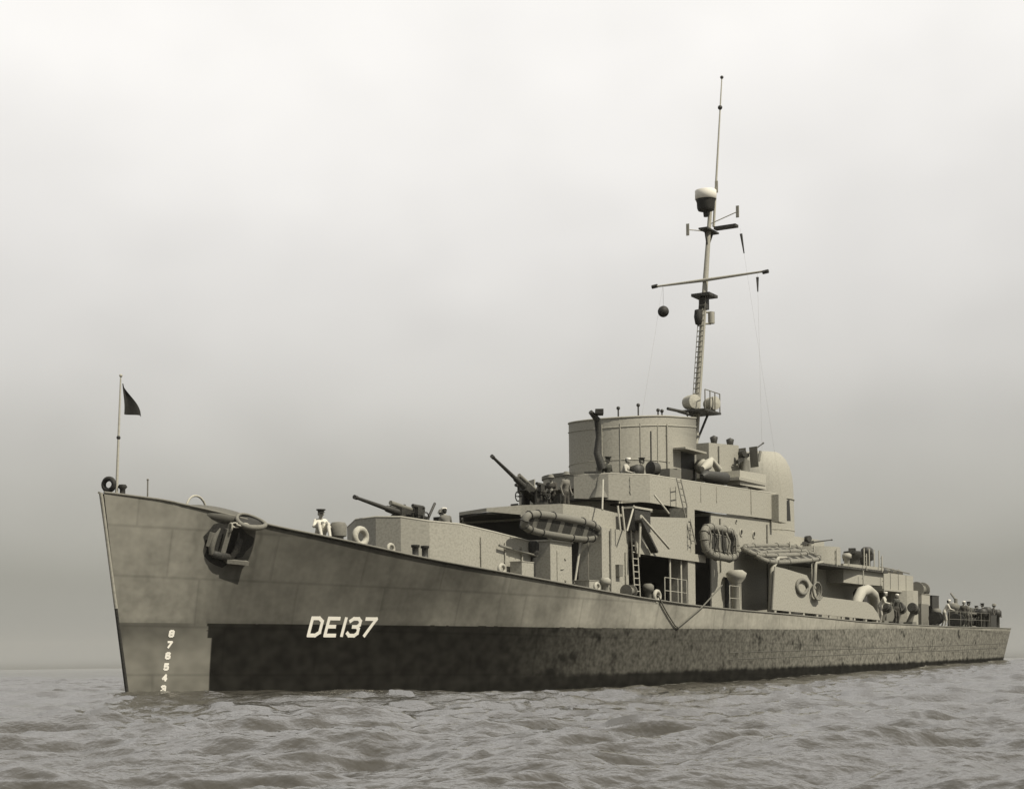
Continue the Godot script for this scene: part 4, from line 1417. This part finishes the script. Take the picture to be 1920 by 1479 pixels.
	fitting("wall_pipe", "pipe", Vector3(39.4, 9.7, 2.49), Vector3(0, 1.5, 0), M.mid)
	fitting("wall_pipe", "pipe", Vector3(33.6, 8.3, 2.46), Vector3(0, 3.3, 0), M.light)

# ---------------------------------------------------------------- loose things on the ship
func make_raft(called: String, label: String, at: Vector3, turn: Basis, l: float, w: float, fat: float, skin: Material = null) -> Node3D:
	var r := thing(called, label, "life raft", at, turn, "oval life rafts on the ship's side")
	var st := begin()
	var ring := oval_ring(l * 0.5 - fat, w * 0.5 - fat)
	tube(st, ring, fat, 12, true)
	obj("float_ring", st, skin if skin else M.raft, r)
	for i in 14:
		st = begin()
		var k := int(i * 40 / 14.0)
		var c: Vector3 = ring[k]
		var d: Vector3 = ((ring[(k + 1) % 40] as Vector3) - ring[k - 1]).normalized()
		var x := d.cross(Vector3.UP)
		var pts := []
		for m in 10:
			var t := TAU * m / 10
			pts.append(c + (x * cos(t) + Vector3.UP * sin(t)) * (fat + 0.015))
		tube(st, pts, 0.03, 5, true)
		obj("lashing", st, M.gun if skin else M.mid, r)
	var n := int((l - fat * 4.0) / 0.34)
	for i in n:
		st = begin()
		var x := (i - (n - 1) * 0.5) * 0.34
		box(st, Vector3(x, -fat * 0.35, 0), Vector3(0.335, 0.05, w - fat * 2.4 - 0.25 * absf(x) / l))
		obj("floor_slat", st, M.net if i % 3 != 1 else M.mid, r)
	for p in [-0.22, 0.22]:
		st = begin()
		bar(st, Vector3(-l * 0.5 + fat * 1.5, -fat * 0.2, p * w), Vector3(l * 0.5 - fat * 1.5, -fat * 0.2, p * w), 0.035)
		obj("paddle", st, M.raft, r)
	return r

func build_loose() -> void:
	var st0: SurfaceTool
	# rafts
	make_raft("life_raft", "long dark life raft tilted against the second gun's platform, dark floor facing out", Vector3(21.3, 6.12, 3.62), Basis(Vector3(0, 0, 1), -0.02) * Basis(Vector3(1, 0, 0), -1.2), 6.1, 1.0, 0.15, M.mid)
	make_raft("life_raft", "rounded life raft standing upright in the dark recess below the bridge", Vector3(34.7, 6.2, 4.5), Basis(Vector3(0, 0, 1), -0.02) * Basis(Vector3(1, 0, 0), PI * 0.5 - 0.1), 3.9, 1.65, 0.18)
	var r := make_raft("life_raft", "lower of two life rafts stacked on the rack before the funnel", Vector3(42.6, 5.95, 4.75), Basis(Vector3(0, 0, 1), 0.07) * Basis(Vector3(1, 0, 0), 0.5), 7.6, 1.3, 0.11)
	dup(r, "life_raft", "upper of two life rafts stacked on the rack before the funnel", Vector3(42.4, 6.26, 4.2), Basis(Vector3(0, 0, 1), 0.06) * Basis(Vector3(1, 0, 0), 0.5))
	var upright := get_node("life_raft_001")
	for k in 7:
		st0 = begin()
		var a := Vector3(-1.5 + k * 0.5, 0.12, -0.62 + 0.12 * sin(k * 2.0))
		tube(st0, [a, a + Vector3(0.18 * sin(k * 1.7), 0.12, 0.45), a + Vector3(-0.15, 0.06, 0.95), a + Vector3(0.1, -0.02, 1.25)], 0.045, 5)
		obj("net_rope", st0, M.raft if k % 2 == 0 else M.net, upright)
	# jack, hanging limp from the staff
	var st := begin()
	st.set_smooth_group(0)
	var cloth := func(u: float, v: float) -> Vector3:
		var w := 0.12 + 0.56 * sin(minf(v * 1.15, 1.0) * PI * 0.5) - 0.06 * v
		var x := 0.06 + u * w * (0.55 + 0.45 * v)
		return Vector3(x * 0.72, -v * 0.9 - u * u * 0.13 * (1.4 - v), x * 0.62 + 0.07 * sin(u * 8.0 + v * 2.5) * (0.3 + v))
	for i in 14:
		for j in 14:
			var a: Vector3 = cloth.call(i / 14.0, j / 14.0)
			var b: Vector3 = cloth.call((i + 1) / 14.0, j / 14.0)
			var c: Vector3 = cloth.call((i + 1) / 14.0, (j + 1) / 14.0)
			var d: Vector3 = cloth.call(i / 14.0, (j + 1) / 14.0)
			q4(st, a, b, c, d, Vector3(-0.6, 0, 0.75))
	var flag := obj("flag", st, M.flag, self)
	flag.transform = ship_xf * Transform3D(Basis.IDENTITY, Vector3(0.84, 9.22, 0.0))
	flag.name = numbered("flag")
	tag(flag, "small dark flag hanging limp from the staff at the bow", "flag")
	# signal ball
	var sb := thing("signal_ball", "black ball hung below the port... ", "signal ball", Vector3(43.3, 18.85, -2.15))
	sb.set_meta("label", "round black signal ball hanging below the left end of the mast's yard")
	st = begin()
	ball(st, Vector3.ZERO, 0.29, 1.0, 12)
	obj("ball", st, M.black, sb)
	st = begin()
	bar(st, Vector3(0, 0.28, 0), Vector3(0, 1.25, 0), 0.008, 4)
	obj("hoist_line", st, M.rope, sb)
	# rope looped over the side
	var rope := thing("mooring_rope", "slack grey rope hanging in a V over the port side amidships", "rope", Vector3.ZERO)
	st = begin()
	var pts := []
	for k in 25:
		var t := k / 24.0
		var s := lerpf(26.7, 32.6, t)
		var z := 0.0
		if t < 0.32:
			z = lerpf(deck_z(26.7) + 0.2, 2.28, pow(t / 0.32, 0.85))
		elif t < 0.7:
			z = lerpf(2.28, deck_z(s) + 0.1, pow((t - 0.32) / 0.38, 1.05))
		else:
			z = lerpf(deck_z(30.6) + 0.1, 4.2, (t - 0.7) / 0.3)
		var h := half_at(s, minf(z, deck_z(s)))
		pts.append(Vector3(s, z, h + 0.06))
	tube(st, pts, 0.032, 7)
	obj("rope", st, M.rope, rope)
	# depth charges in the stern rack and on the throwers
	var drum := thing("depth_charge", "dark drum in the lower row of the port stern rack, first from its fore end", "depth charge", Vector3(81.0, 3.5, 2.45), Basis.IDENTITY, "depth charges")
	st = begin()
	lathe(st, Vector3.ZERO, [Vector2(0, -0.36), Vector2(0.26, -0.36), Vector2(0.29, -0.33), Vector2(0.29, 0.33), Vector2(0.26, 0.36), Vector2(0, 0.36)], 16, 1, 1, Basis(Vector3(1, 0, 0), PI / 2))
	obj("drum", st, M.gun, drum)
	st = begin()
	for z in [-0.2, 0.2]:
		lathe(st, Vector3(0, 0, z), [Vector2(0.29, -0.02), Vector2(0.305, -0.02), Vector2(0.305, 0.02), Vector2(0.29, 0.02)], 16, 1, 1, Basis(Vector3(1, 0, 0), PI / 2))
	obj("hoop", st, M.mid, drum)
	var order := ["second", "third", "fourth", "fifth", "sixth", "seventh", "eighth", "ninth", "tenth", "eleventh", "twelfth", "thirteenth"]
	for k in 12:
		dup(drum, "depth_charge", "dark drum in the lower row of the port stern rack, %s from its fore end" % order[k], Vector3(81.7 + k * 0.7, 3.5 - 0.006 * k, 2.45))
	for k in 12:
		dup(drum, "depth_charge", "dark drum in the upper row of the port stern rack, %s from its fore end" % (["first"] + order)[k], Vector3(81.2 + k * 0.7, 4.12 - 0.006 * k, 2.45))
	for e in [[58.4, "on the foremost thrower, beside the bent ventilator"], [61.2, "on the middle thrower below the ribbed locker"], [63.8, "on the aftermost thrower, next to the round column"]]:
		dup(drum, "depth_charge", "dark drum %s" % e[1], Vector3(e[0], 3.85, 4.55), Basis(Vector3.UP, PI / 2) * Basis(Vector3(1, 0, 0), 0.3))

# ---------------------------------------------------------------- people
func limb(b: Array, a: Vector3, e: Vector3, ra: float, rb: float, c: Color) -> void:
	b.append([a, e, ra, rb, c])

func hand_bones(wrist: Vector3, dir: Vector3, palm_out: Vector3, c: Color) -> Array:
	var b := []
	var d := dir.normalized()
	var side := d.cross(palm_out).normalized()
	var n := side.cross(d)
	var knuckle := wrist + d * 0.09
	for i in 4:
		limb(b, wrist + side * (i - 1.5) * 0.012, knuckle + side * (i - 1.5) * 0.021, 0.016, 0.012, c)
	var lens := [0.066, 0.078, 0.072, 0.055]
	for i in 4:
		var k := knuckle + side * (i - 1.5) * 0.021
		var m: Vector3 = k + (d * 0.8 + n * 0.5).normalized() * lens[i] * 0.55
		limb(b, k, m, 0.0105, 0.0095, c)
		limb(b, m, m + (d * 0.3 + n * 0.9).normalized() * lens[i] * 0.5, 0.0095, 0.008, c)
	var t := wrist + d * 0.03 - side * 0.028
	limb(b, t, t + (d * 0.6 - side * 0.7 + n * 0.3).normalized() * 0.045, 0.014, 0.012, c)
	limb(b, t + (d * 0.6 - side * 0.7 + n * 0.3).normalized() * 0.045, t + (d * 0.6 - side * 0.7 + n * 0.3).normalized() * 0.045 + (d * 0.9 + n * 0.4).normalized() * 0.035, 0.0115, 0.009, c)
	return b

func tone(v: float) -> Color:
	return Color(v * 1.02, v * 0.985, v * 0.86)

func person(label: String, at: Vector3, yaw: float, pose: String, shirt: float, legs: float, hat: String, group := "sailors on deck") -> void:
	var p := thing("person", label, "person", at, Basis(Vector3.UP, yaw), group)
	var b := []
	var sk := tone(0.26)
	var sh := tone(shirt)
	var lg := tone(legs)
	var bt := tone(0.02)
	var hips := Vector3(0, 0.95, 0)
	var lean := Vector3(0, 0, 0.02)
	var wr := []
	var el := []
	var kn := []
	var an := []
	match pose:
		"sit":
			hips = Vector3(0, 0.14, 0)
			lean = Vector3(0, 0, 0.1)
			kn = [Vector3(-0.15, 0.5, 0.38), Vector3(0.15, 0.48, 0.4)]
			an = [Vector3(-0.14, 0.08, 0.6), Vector3(0.14, 0.08, 0.63)]
			el = [Vector3(-0.27, 0.42, 0.22), Vector3(0.28, 0.4, 0.2)]
			wr = [Vector3(-0.12, 0.5, 0.42), Vector3(0.14, 0.48, 0.43)]
		"work":
			lean = Vector3(0.03, 0, 0.2)
			kn = [Vector3(-0.12, 0.5, 0.08), Vector3(0.12, 0.5, 0.0)]
			an = [Vector3(-0.13, 0.09, 0.0), Vector3(0.14, 0.09, -0.16)]
			el = [Vector3(-0.27, 1.17, 0.3), Vector3(0.29, 1.16, 0.28)]
			wr = [Vector3(-0.17, 1.1, 0.54), Vector3(0.2, 1.14, 0.52)]
		_:
			kn = [Vector3(-0.1, 0.5, 0.02), Vector3(0.11, 0.5, 0.04)]
			an = [Vector3(-0.11, 0.09, -0.03), Vector3(0.13, 0.09, 0.0)]
			el = [Vector3(-0.27, 1.15, -0.03), Vector3(0.28, 1.15, 0.0)]
			wr = [Vector3(-0.27, 0.9, 0.07), Vector3(0.24, 0.92, 0.14)]
	var chest := hips + Vector3(0, 0.36, 0) + lean
	var neck := hips + Vector3(0, 0.54, 0) + lean * 1.3
	var head := neck + Vector3(0, 0.15, 0.03)
	limb(b, hips + Vector3(-0.06, 0, 0), hips + Vector3(0.06, 0, 0), 0.125, 0.125, lg)
	limb(b, hips + Vector3(0, 0.08, 0), chest, 0.125, 0.15, sh)
	limb(b, chest + Vector3(-0.07, 0.02, 0), chest + Vector3(0.07, 0.02, 0), 0.13, 0.13, sh)
	limb(b, chest + Vector3(-0.15, 0.11, 0), chest + Vector3(0.15, 0.11, 0), 0.075, 0.075, sh)
	limb(b, chest + Vector3(0, 0.1, 0), neck + Vector3(0, 0.06, 0.01), 0.07, 0.055, sk)
	for i in 2:
		var s := -1.0 if i == 0 else 1.0
		limb(b, hips + Vector3(s * 0.09, -0.03, 0), kn[i], 0.1, 0.07, lg)
		limb(b, kn[i], an[i], 0.068, 0.05, lg)
		limb(b, an[i] + Vector3(0, -0.04, -0.03), an[i] + Vector3(s * 0.02, -0.05, 0.16), 0.045, 0.035, bt)
		limb(b, chest + Vector3(s * 0.18, 0.1, 0), el[i], 0.062, 0.048, sh)
		limb(b, el[i], wr[i], 0.046, 0.033, sh)
	var st := begin()
	nets(st, b, 0.03, 0.04)
	var hb := []
	limb(hb, head + Vector3(0, 0.035, -0.015), head + Vector3(0, -0.02, 0.01), 0.098, 0.078, sk)
	limb(hb, head + Vector3(0, -0.06, 0.035), head + Vector3(0, -0.075, 0.055), 0.055, 0.04, sk)
	limb(hb, head + Vector3(0, 0.01, 0.095), head + Vector3(0, -0.03, 0.112), 0.012, 0.017, sk)
	limb(hb, head + Vector3(0, -0.1, -0.02), head + Vector3(0, -0.02, -0.02), 0.056, 0.06, sk)
	for s in [-1.0, 1.0]:
		limb(hb, head + Vector3(s * 0.097, 0.01, 0), head + Vector3(s * 0.1, -0.035, -0.005), 0.018, 0.013, sk)
		limb(hb, head + Vector3(s * 0.034, 0.012, 0.09), head + Vector3(s * 0.04, 0.012, 0.088), 0.011, 0.011, tone(0.03))
	limb(hb, head + Vector3(-0.022, -0.063, 0.092), head + Vector3(0.022, -0.063, 0.092), 0.008, 0.008, tone(0.12))
	limb(hb, head + Vector3(0, 0.05, -0.045), head + Vector3(0, -0.01, -0.06), 0.09, 0.07, tone(0.03))
	nets(st, hb, 0.011, 0.012)
	for i in 2:
		var s := -1.0 if i == 0 else 1.0
		nets(st, hand_bones(wr[i], wr[i] - el[i], Vector3(-s, 0.1, 0.1), sk), 0.007, 0.006)
	obj("body", st, M.person, p)
	st = begin()
	if hat == "cap":
		lathe(st, head + Vector3(0, 0.075, 0), [Vector2(0.104, -0.03), Vector2(0.108, 0.03), Vector2(0.16, 0.06), Vector2(0.15, 0.085), Vector2(0.0, 0.1)], 16)
		box(st, head + Vector3(0, 0.05, 0.13), Vector3(0.17, 0.012, 0.1), Basis(Vector3(1, 0, 0), 0.25))
		obj("peaked_cap", st, M.gun, p)
	elif hat == "helmet":
		lathe(st, head + Vector3(0, 0.03, 0), [Vector2(0.175, 0.0), Vector2(0.13, 0.04), Vector2(0.125, 0.09), Vector2(0.08, 0.135), Vector2(0.0, 0.15)], 16, 0.95, 1.1)
		obj("helmet", st, M.mid, p)
	elif hat == "white":
		lathe(st, head + Vector3(0, 0.075, 0), [Vector2(0.1, -0.02), Vector2(0.115, 0.05), Vector2(0.1, 0.06), Vector2(0.0, 0.075)], 16)
		obj("sailor_hat", st, M.white, p)

func build_crew() -> void:
	var port := 0.0
	person("person in a white shirt and dark peaked cap sitting low on the foredeck", Vector3(8.5, 5.0, 1.5), -0.6, "sit", 0.6, 0.5, "cap")
	person("person in dark clothes standing behind the foremost gun's breech", Vector3(17.6, 4.88, 0.5), -1.2, "work", 0.05, 0.04, "helmet")
	person("person in grey leaning to the handwheel of the foremost gun", Vector3(16.7, 4.9, 1.35), 2.6, "work", 0.12, 0.05, "white")
	person("person in dark clothes at the breech of the second, higher gun", Vector3(26.3, 6.95, 0.5), -1.4, "work", 0.05, 0.05, "helmet")
	person("person in grey standing to port of the second, higher gun", Vector3(25.4, 6.95, 1.6), -0.2, "stand", 0.15, 0.05, "helmet")
	person("dark-clad person on the bridge wing next to the raised machine gun", Vector3(29.35, 7.96, 1.55), -0.3, "stand", 0.04, 0.04, "cap")
	person("person in light shirt looking out from the bridge wing, between two others", Vector3(29.95, 7.96, 1.95), 0.1, "work", 0.4, 0.05, "white")
	person("person in dark jacket on the bridge wing beside the round signal lamp", Vector3(30.5, 7.96, 2.6), 0.3, "stand", 0.05, 0.04, "cap")
	person("person in a pale jacket and helmet under the bridge wing", Vector3(29.4, 5.6, 3.4), 0.4, "stand", 0.4, 0.3, "helmet")
	person("person in white standing in the waist beside the bent ventilator", Vector3(56.4, 2.85, 4.9), 0.2, "work", 0.45, 0.35, "white")
	person("dark-clad person standing by the throwers in front of the ribbed locker", Vector3(60.0, 2.85, 4.7), -0.4, "stand", 0.06, 0.05, "white")
	person("tallest standing person on the quarterdeck, forward of the stern rack", Vector3(79.4, 2.9, 3.6), 0.1, "stand", 0.12, 0.05, "cap")
	person("person in white bending over behind the round column aft", Vector3(72.0, 2.85, 4.1), 0.5, "work", 0.5, 0.4, "white")
	person("dark-clad person half hidden by the crane, just ahead of the stern rack", Vector3(77.2, 2.9, 3.9), -0.9, "stand", 0.05, 0.04, "white")
	person("person in dark clothes stooping over the outboard side of the drums", Vector3(84.6, 2.93, 3.5), 2.9, "work", 0.05, 0.04, "cap")
	person("person standing upright outboard of the middle of the drums", Vector3(86.9, 2.95, 3.4), 0.3, "stand", 0.07, 0.05, "helmet")
	person("dark-clad person at the fore end of the stern rack", Vector3(80.0, 2.9, 2.2), -0.5, "work", 0.05, 0.05, "white")
	person("person in grey near the very stern, abaft the drums", Vector3(91.2, 2.97, 1.0), 0.6, "stand", 0.15, 0.05, "cap")

# ---------------------------------------------------------------- sea
func sea_height(x: float, z: float, spacing: float, swell: FastNoiseLite, chop: FastNoiseLite, far_chop: FastNoiseLite) -> float:
	var h := 0.045 * sin(x * 0.09 - z * 0.36 + 0.6 * sin(x * 0.13)) + 0.03 * sin(x * -0.21 - z * 0.52 + 1.1 + 0.8 * sin(z * 0.17))
	h += swell.get_noise_2d(x * 0.6, z) * 0.10
	var near := clampf(2.1 - spacing * 4.0, 0.0, 1.0)
	if near > 0.0:
		var wx := x + 0.35 * sin(z * 1.1 + x * 0.4)
		var n := chop.get_noise_2d(wx * 0.55, z + 0.14 * x)
		var m := chop.get_noise_2d(wx * 1.1 + 61.0, z * 1.8 - 0.3 * x)
		var gust := 0.75 + 0.9 * absf(swell.get_noise_2d(x * 1.3 + 90.0, z * 1.6))
		h += (n * 0.26 + (0.3 - absf(m)) * 0.10) * gust * near
	if near < 1.0:
		h += far_chop.get_noise_2d(x * 0.55, z) * 0.24 * (1.0 - near) * clampf(2.2 - spacing * 1.0, 0.0, 1.0)
	var lx := (x + 11.8) * 0.5 - (z + 49.5) * 0.8660254
	var lz := (x + 11.8) * 0.8660254 + (z + 49.5) * 0.5
	if lx > -40.0 and lx < 140.0 and absf(lz) < 40.0:
		var lev := along(WATER_Z, clampf(lx, 0.0, 100.0))
		var off := maxf(absf(lz) - 4.0, 0.0)
		var end := maxf(maxf(-lx, lx - 95.0), 0.0)
		h = h * lerpf(1.0, 0.6, exp(-off * off / 30.0) * exp(-end * end / 60.0)) + lev * exp(-off * off / 120.0 - end * end / 150.0)
	return h

func build_sea() -> void:
	var swell := FastNoiseLite.new()
	swell.seed = 4; swell.frequency = 0.16; swell.fractal_octaves = 2
	var chop := FastNoiseLite.new()
	chop.seed = 77; chop.frequency = 0.5; chop.fractal_octaves = 5; chop.fractal_gain = 0.5; chop.fractal_lacunarity = 1.9
	var far_chop := FastNoiseLite.new()
	far_chop.seed = 77; far_chop.frequency = 0.4; far_chop.fractal_octaves = 2
	var noise := FastNoiseLite.new()
	noise.seed = 12; noise.frequency = 0.55; noise.fractal_octaves = 4
	var radii := PackedFloat32Array()
	var r := 0.6
	while r < 2000.0:
		radii.append(r)
		if r < 10.5: r += 0.25
		elif r < 130.0: r += clampf(r * r / 3600.0, 0.045, 0.36)
		elif r < 400.0: r += 1.2 + (r - 130.0) * 0.02
		else: r *= 1.09
	var angles := PackedFloat32Array()
	var a := -PI
	while a < PI - 0.001:
		angles.append(a)
		a += 0.0017 if absf(a) < 0.32 else (0.01 if absf(a) < 0.6 else 0.06)
	angles.append(PI)
	var na := angles.size()
	var nr := radii.size()
	var v := PackedVector3Array()
	v.resize(na * nr)
	for i in nr:
		var sp := maxf(radii[i] * 0.0017, (radii[mini(i + 1, nr - 1)] - radii[i]) * 0.75)
		for j in na:
			var wide := sp if absf(angles[j]) < 0.32 else radii[i] * (0.01 if absf(angles[j]) < 0.6 else 0.06)
			var x := sin(angles[j]) * radii[i]
			var z := -cos(angles[j]) * radii[i]
			v[i * na + j] = Vector3(x, sea_height(x, z, wide, swell, chop, far_chop), z)
	for i in nr:
		v[i * na + na - 1] = v[i * na]
	var nrm := PackedVector3Array()
	nrm.resize(na * nr)
	var col := PackedColorArray()
	col.resize(na * nr)
	var inv := ship_xf.affine_inverse()
	for i in nr:
		for j in na:
			var i0 := maxi(i - 1, 0)
			var i1 := mini(i + 1, nr - 1)
			var j0 := j - 1 if j > 0 else na - 2
			var j1 := j + 1 if j < na - 1 else 1
			var n := (v[i1 * na + j] - v[i0 * na + j]).cross(v[i * na + j1] - v[i * na + j0]).normalized()
			nrm[i * na + j] = n if n.y > 0.0 else -n
			# froth where the water slaps the plating
			var p := v[i * na + j]
			var l := inv * p
			var foam := 0.0
			if l.x > 0.4 and l.x < 93.0 and absf(l.z) < 7.5:
				var gap := absf(l.z) - half_at(clampf(l.x, 0.5, 93.0), 0.0)
				if gap < 1.6:
					foam = smoothstep(0.05, 0.3, noise.get_noise_2d(p.x * 2.6 + 40.0, p.z * 2.6)) * smoothstep(1.2, 0.05, gap) * 0.75
			col[i * na + j] = Color(0.052, 0.0495, 0.040).lerp(Color(0.42, 0.41, 0.36), foam)
	var ix := PackedInt32Array()
	ix.resize((na - 1) * (nr - 1) * 6 + (na - 1) * 3)
	var k := 0
	for i in nr - 1:
		for j in na - 1:
			var p := i * na + j
			ix[k] = p; ix[k + 1] = p + na; ix[k + 2] = p + 1
			ix[k + 3] = p + 1; ix[k + 4] = p + na; ix[k + 5] = p + na + 1
			k += 6
	ix.resize(k)
	var arr := []
	arr.resize(Mesh.ARRAY_MAX)
	arr[Mesh.ARRAY_VERTEX] = v
	arr[Mesh.ARRAY_NORMAL] = nrm
	arr[Mesh.ARRAY_COLOR] = col
	arr[Mesh.ARRAY_INDEX] = ix
	var m := ArrayMesh.new()
	m.add_surface_from_arrays(Mesh.PRIMITIVE_TRIANGLES, arr)
	var sea := MeshInstance3D.new()
	sea.name = "sea"
	sea.mesh = m
	var wm := StandardMaterial3D.new()
	wm.vertex_color_use_as_albedo = true
	wm.roughness = 0.1
	wm.metallic_specular = 0.45
	var rn := FastNoiseLite.new()
	rn.seed = 31; rn.frequency = 0.03; rn.fractal_octaves = 4
	var im := rn.get_seamless_image(512, 512)
	im.bump_map_to_normal_map(6.0)
	im.generate_mipmaps()
	wm.normal_enabled = true
	wm.normal_texture = ImageTexture.create_from_image(im)
	wm.normal_scale = 0.45
	wm.uv1_triplanar = true
	wm.uv1_world_triplanar = true
	wm.uv1_scale = Vector3(0.45, 0.45, 0.45)
	sea.material_override = wm
	add_child(sea)
	sea.set_meta("kind", "structure")
	sea.set_meta("label", "grey choppy sea stretching to a hazy horizon")

# ---------------------------------------------------------------- sky
func make_sky() -> Sky:
	var w := 1024
	var h := 512
	var n := FastNoiseLite.new()
	n.seed = 8; n.frequency = 1.0; n.fractal_octaves = 4
	var data := PackedFloat32Array()
	data.resize(w * h * 3)
	var glow := Vector3(-0.08, 0.34, -0.94).normalized()
	var prof := [[-90.0, 0.20], [-0.5, 0.22], [0.2, 0.20], [2.0, 0.28], [4.3, 0.43], [7.0, 0.55], [9.6, 0.65], [13.0, 0.75], [16.3, 0.84], [19.5, 0.93], [24.0, 0.98], [40.0, 0.92], [90.0, 0.85]]
	for y in h:
		var el := 90.0 - (y + 0.5) * 180.0 / h
		var base := along(prof, el)
		for x in w:
			var az := (x + 0.5) / w * TAU
			var e := deg_to_rad(el)
			var d := Vector3(cos(e) * sin(az), sin(e), -cos(e) * cos(az))
			var c := n.get_noise_3d(d.x * 2.6, d.y * 6.0, d.z * 2.6) + 0.5 * n.get_noise_3d(d.x * 9.0 + 5.0, d.y * 14.0, d.z * 9.0)
			# sky shaped: brightened ahead, dimmed elsewhere for a dark horizon and deeper shade
			var ahead := clampf(d.dot(glow), 0.0, 1.0)
			var v := base * (0.62 + 0.40 * ahead * ahead * ahead) * (1.0 + 0.11 * c * smoothstep(-2.0, 6.0, el))
			var k := (y * w + x) * 3
			var warm := lerpf(0.88, 0.97, smoothstep(0.25, 0.8, base))
			data[k] = v * 1.02
			data[k + 1] = v
			data[k + 2] = v * warm
	var im := Image.create_from_data(w, h, false, Image.FORMAT_RGBF, data.to_byte_array())
	var pm := PanoramaSkyMaterial.new()
	pm.panorama = ImageTexture.create_from_image(im)
	pm.filter = true
	var sky := Sky.new()
	sky.sky_material = pm
	return sky

func _ready() -> void:
	# camera: low over the water, lens shifted up
	var cam := Camera3D.new()
	cam.name = "camera"
	cam.projection = Camera3D.PROJECTION_FRUSTUM
	cam.near = 0.5
	cam.far = 6000.0
	cam.size = 0.5 * 1479.0 / 3217.0
	cam.frustum_offset = Vector2(0.0, 0.5 * 503.5 / 3217.0)
	cam.position = Vector3(0, 0.9, 0)
	cam.rotation.z = -0.0117
	add_child(cam)
	cam.current = true
	# sky, haze, exposure
	var env := Environment.new()
	env.background_mode = Environment.BG_SKY
	env.sky = make_sky()
	env.tonemap_mode = Environment.TONE_MAPPER_LINEAR
	env.tonemap_exposure = 1.0
	env.fog_enabled = true
	env.fog_density = 0.0001
	env.fog_light_color = Color(0.80, 0.79, 0.75)
	env.sdfgi_enabled = true
	env.ssao_enabled = true
	env.ssil_enabled = true
	var we := WorldEnvironment.new()
	we.name = "world_environment"
	we.environment = env
	add_child(we)
	# sun: high on the right, a little behind the boat
	var sun := DirectionalLight3D.new()
	sun.name = "sun"
	sun.light_energy = 1.6
	sun.light_angular_distance = 0.5
	sun.light_color = Color(1.0, 0.97, 0.9)
	sun.shadow_enabled = true
	add_child(sun)
	sun.look_at_from_position(Vector3(0.51, 0.77, 0.365) * 100.0, Vector3.ZERO)
	make_materials()
	ship = Node3D.new()
	ship.name = numbered("warship")
	add_child(ship)
	ship.position = Vector3(-11.8, 0, -49.5)
	ship.rotation.y = deg_to_rad(60.0)
	ship_xf = ship.transform
	tag(ship, "grey naval escort ship lying with her bow to the left, DE137 on the dark band", "warship")
	build_sea()
	build_hull()
	build_bow()
	build_forward()
	build_bridge()
	build_funnel()
	build_mast()
	build_aft()
	build_fittings()
	build_loose()
	build_crew()
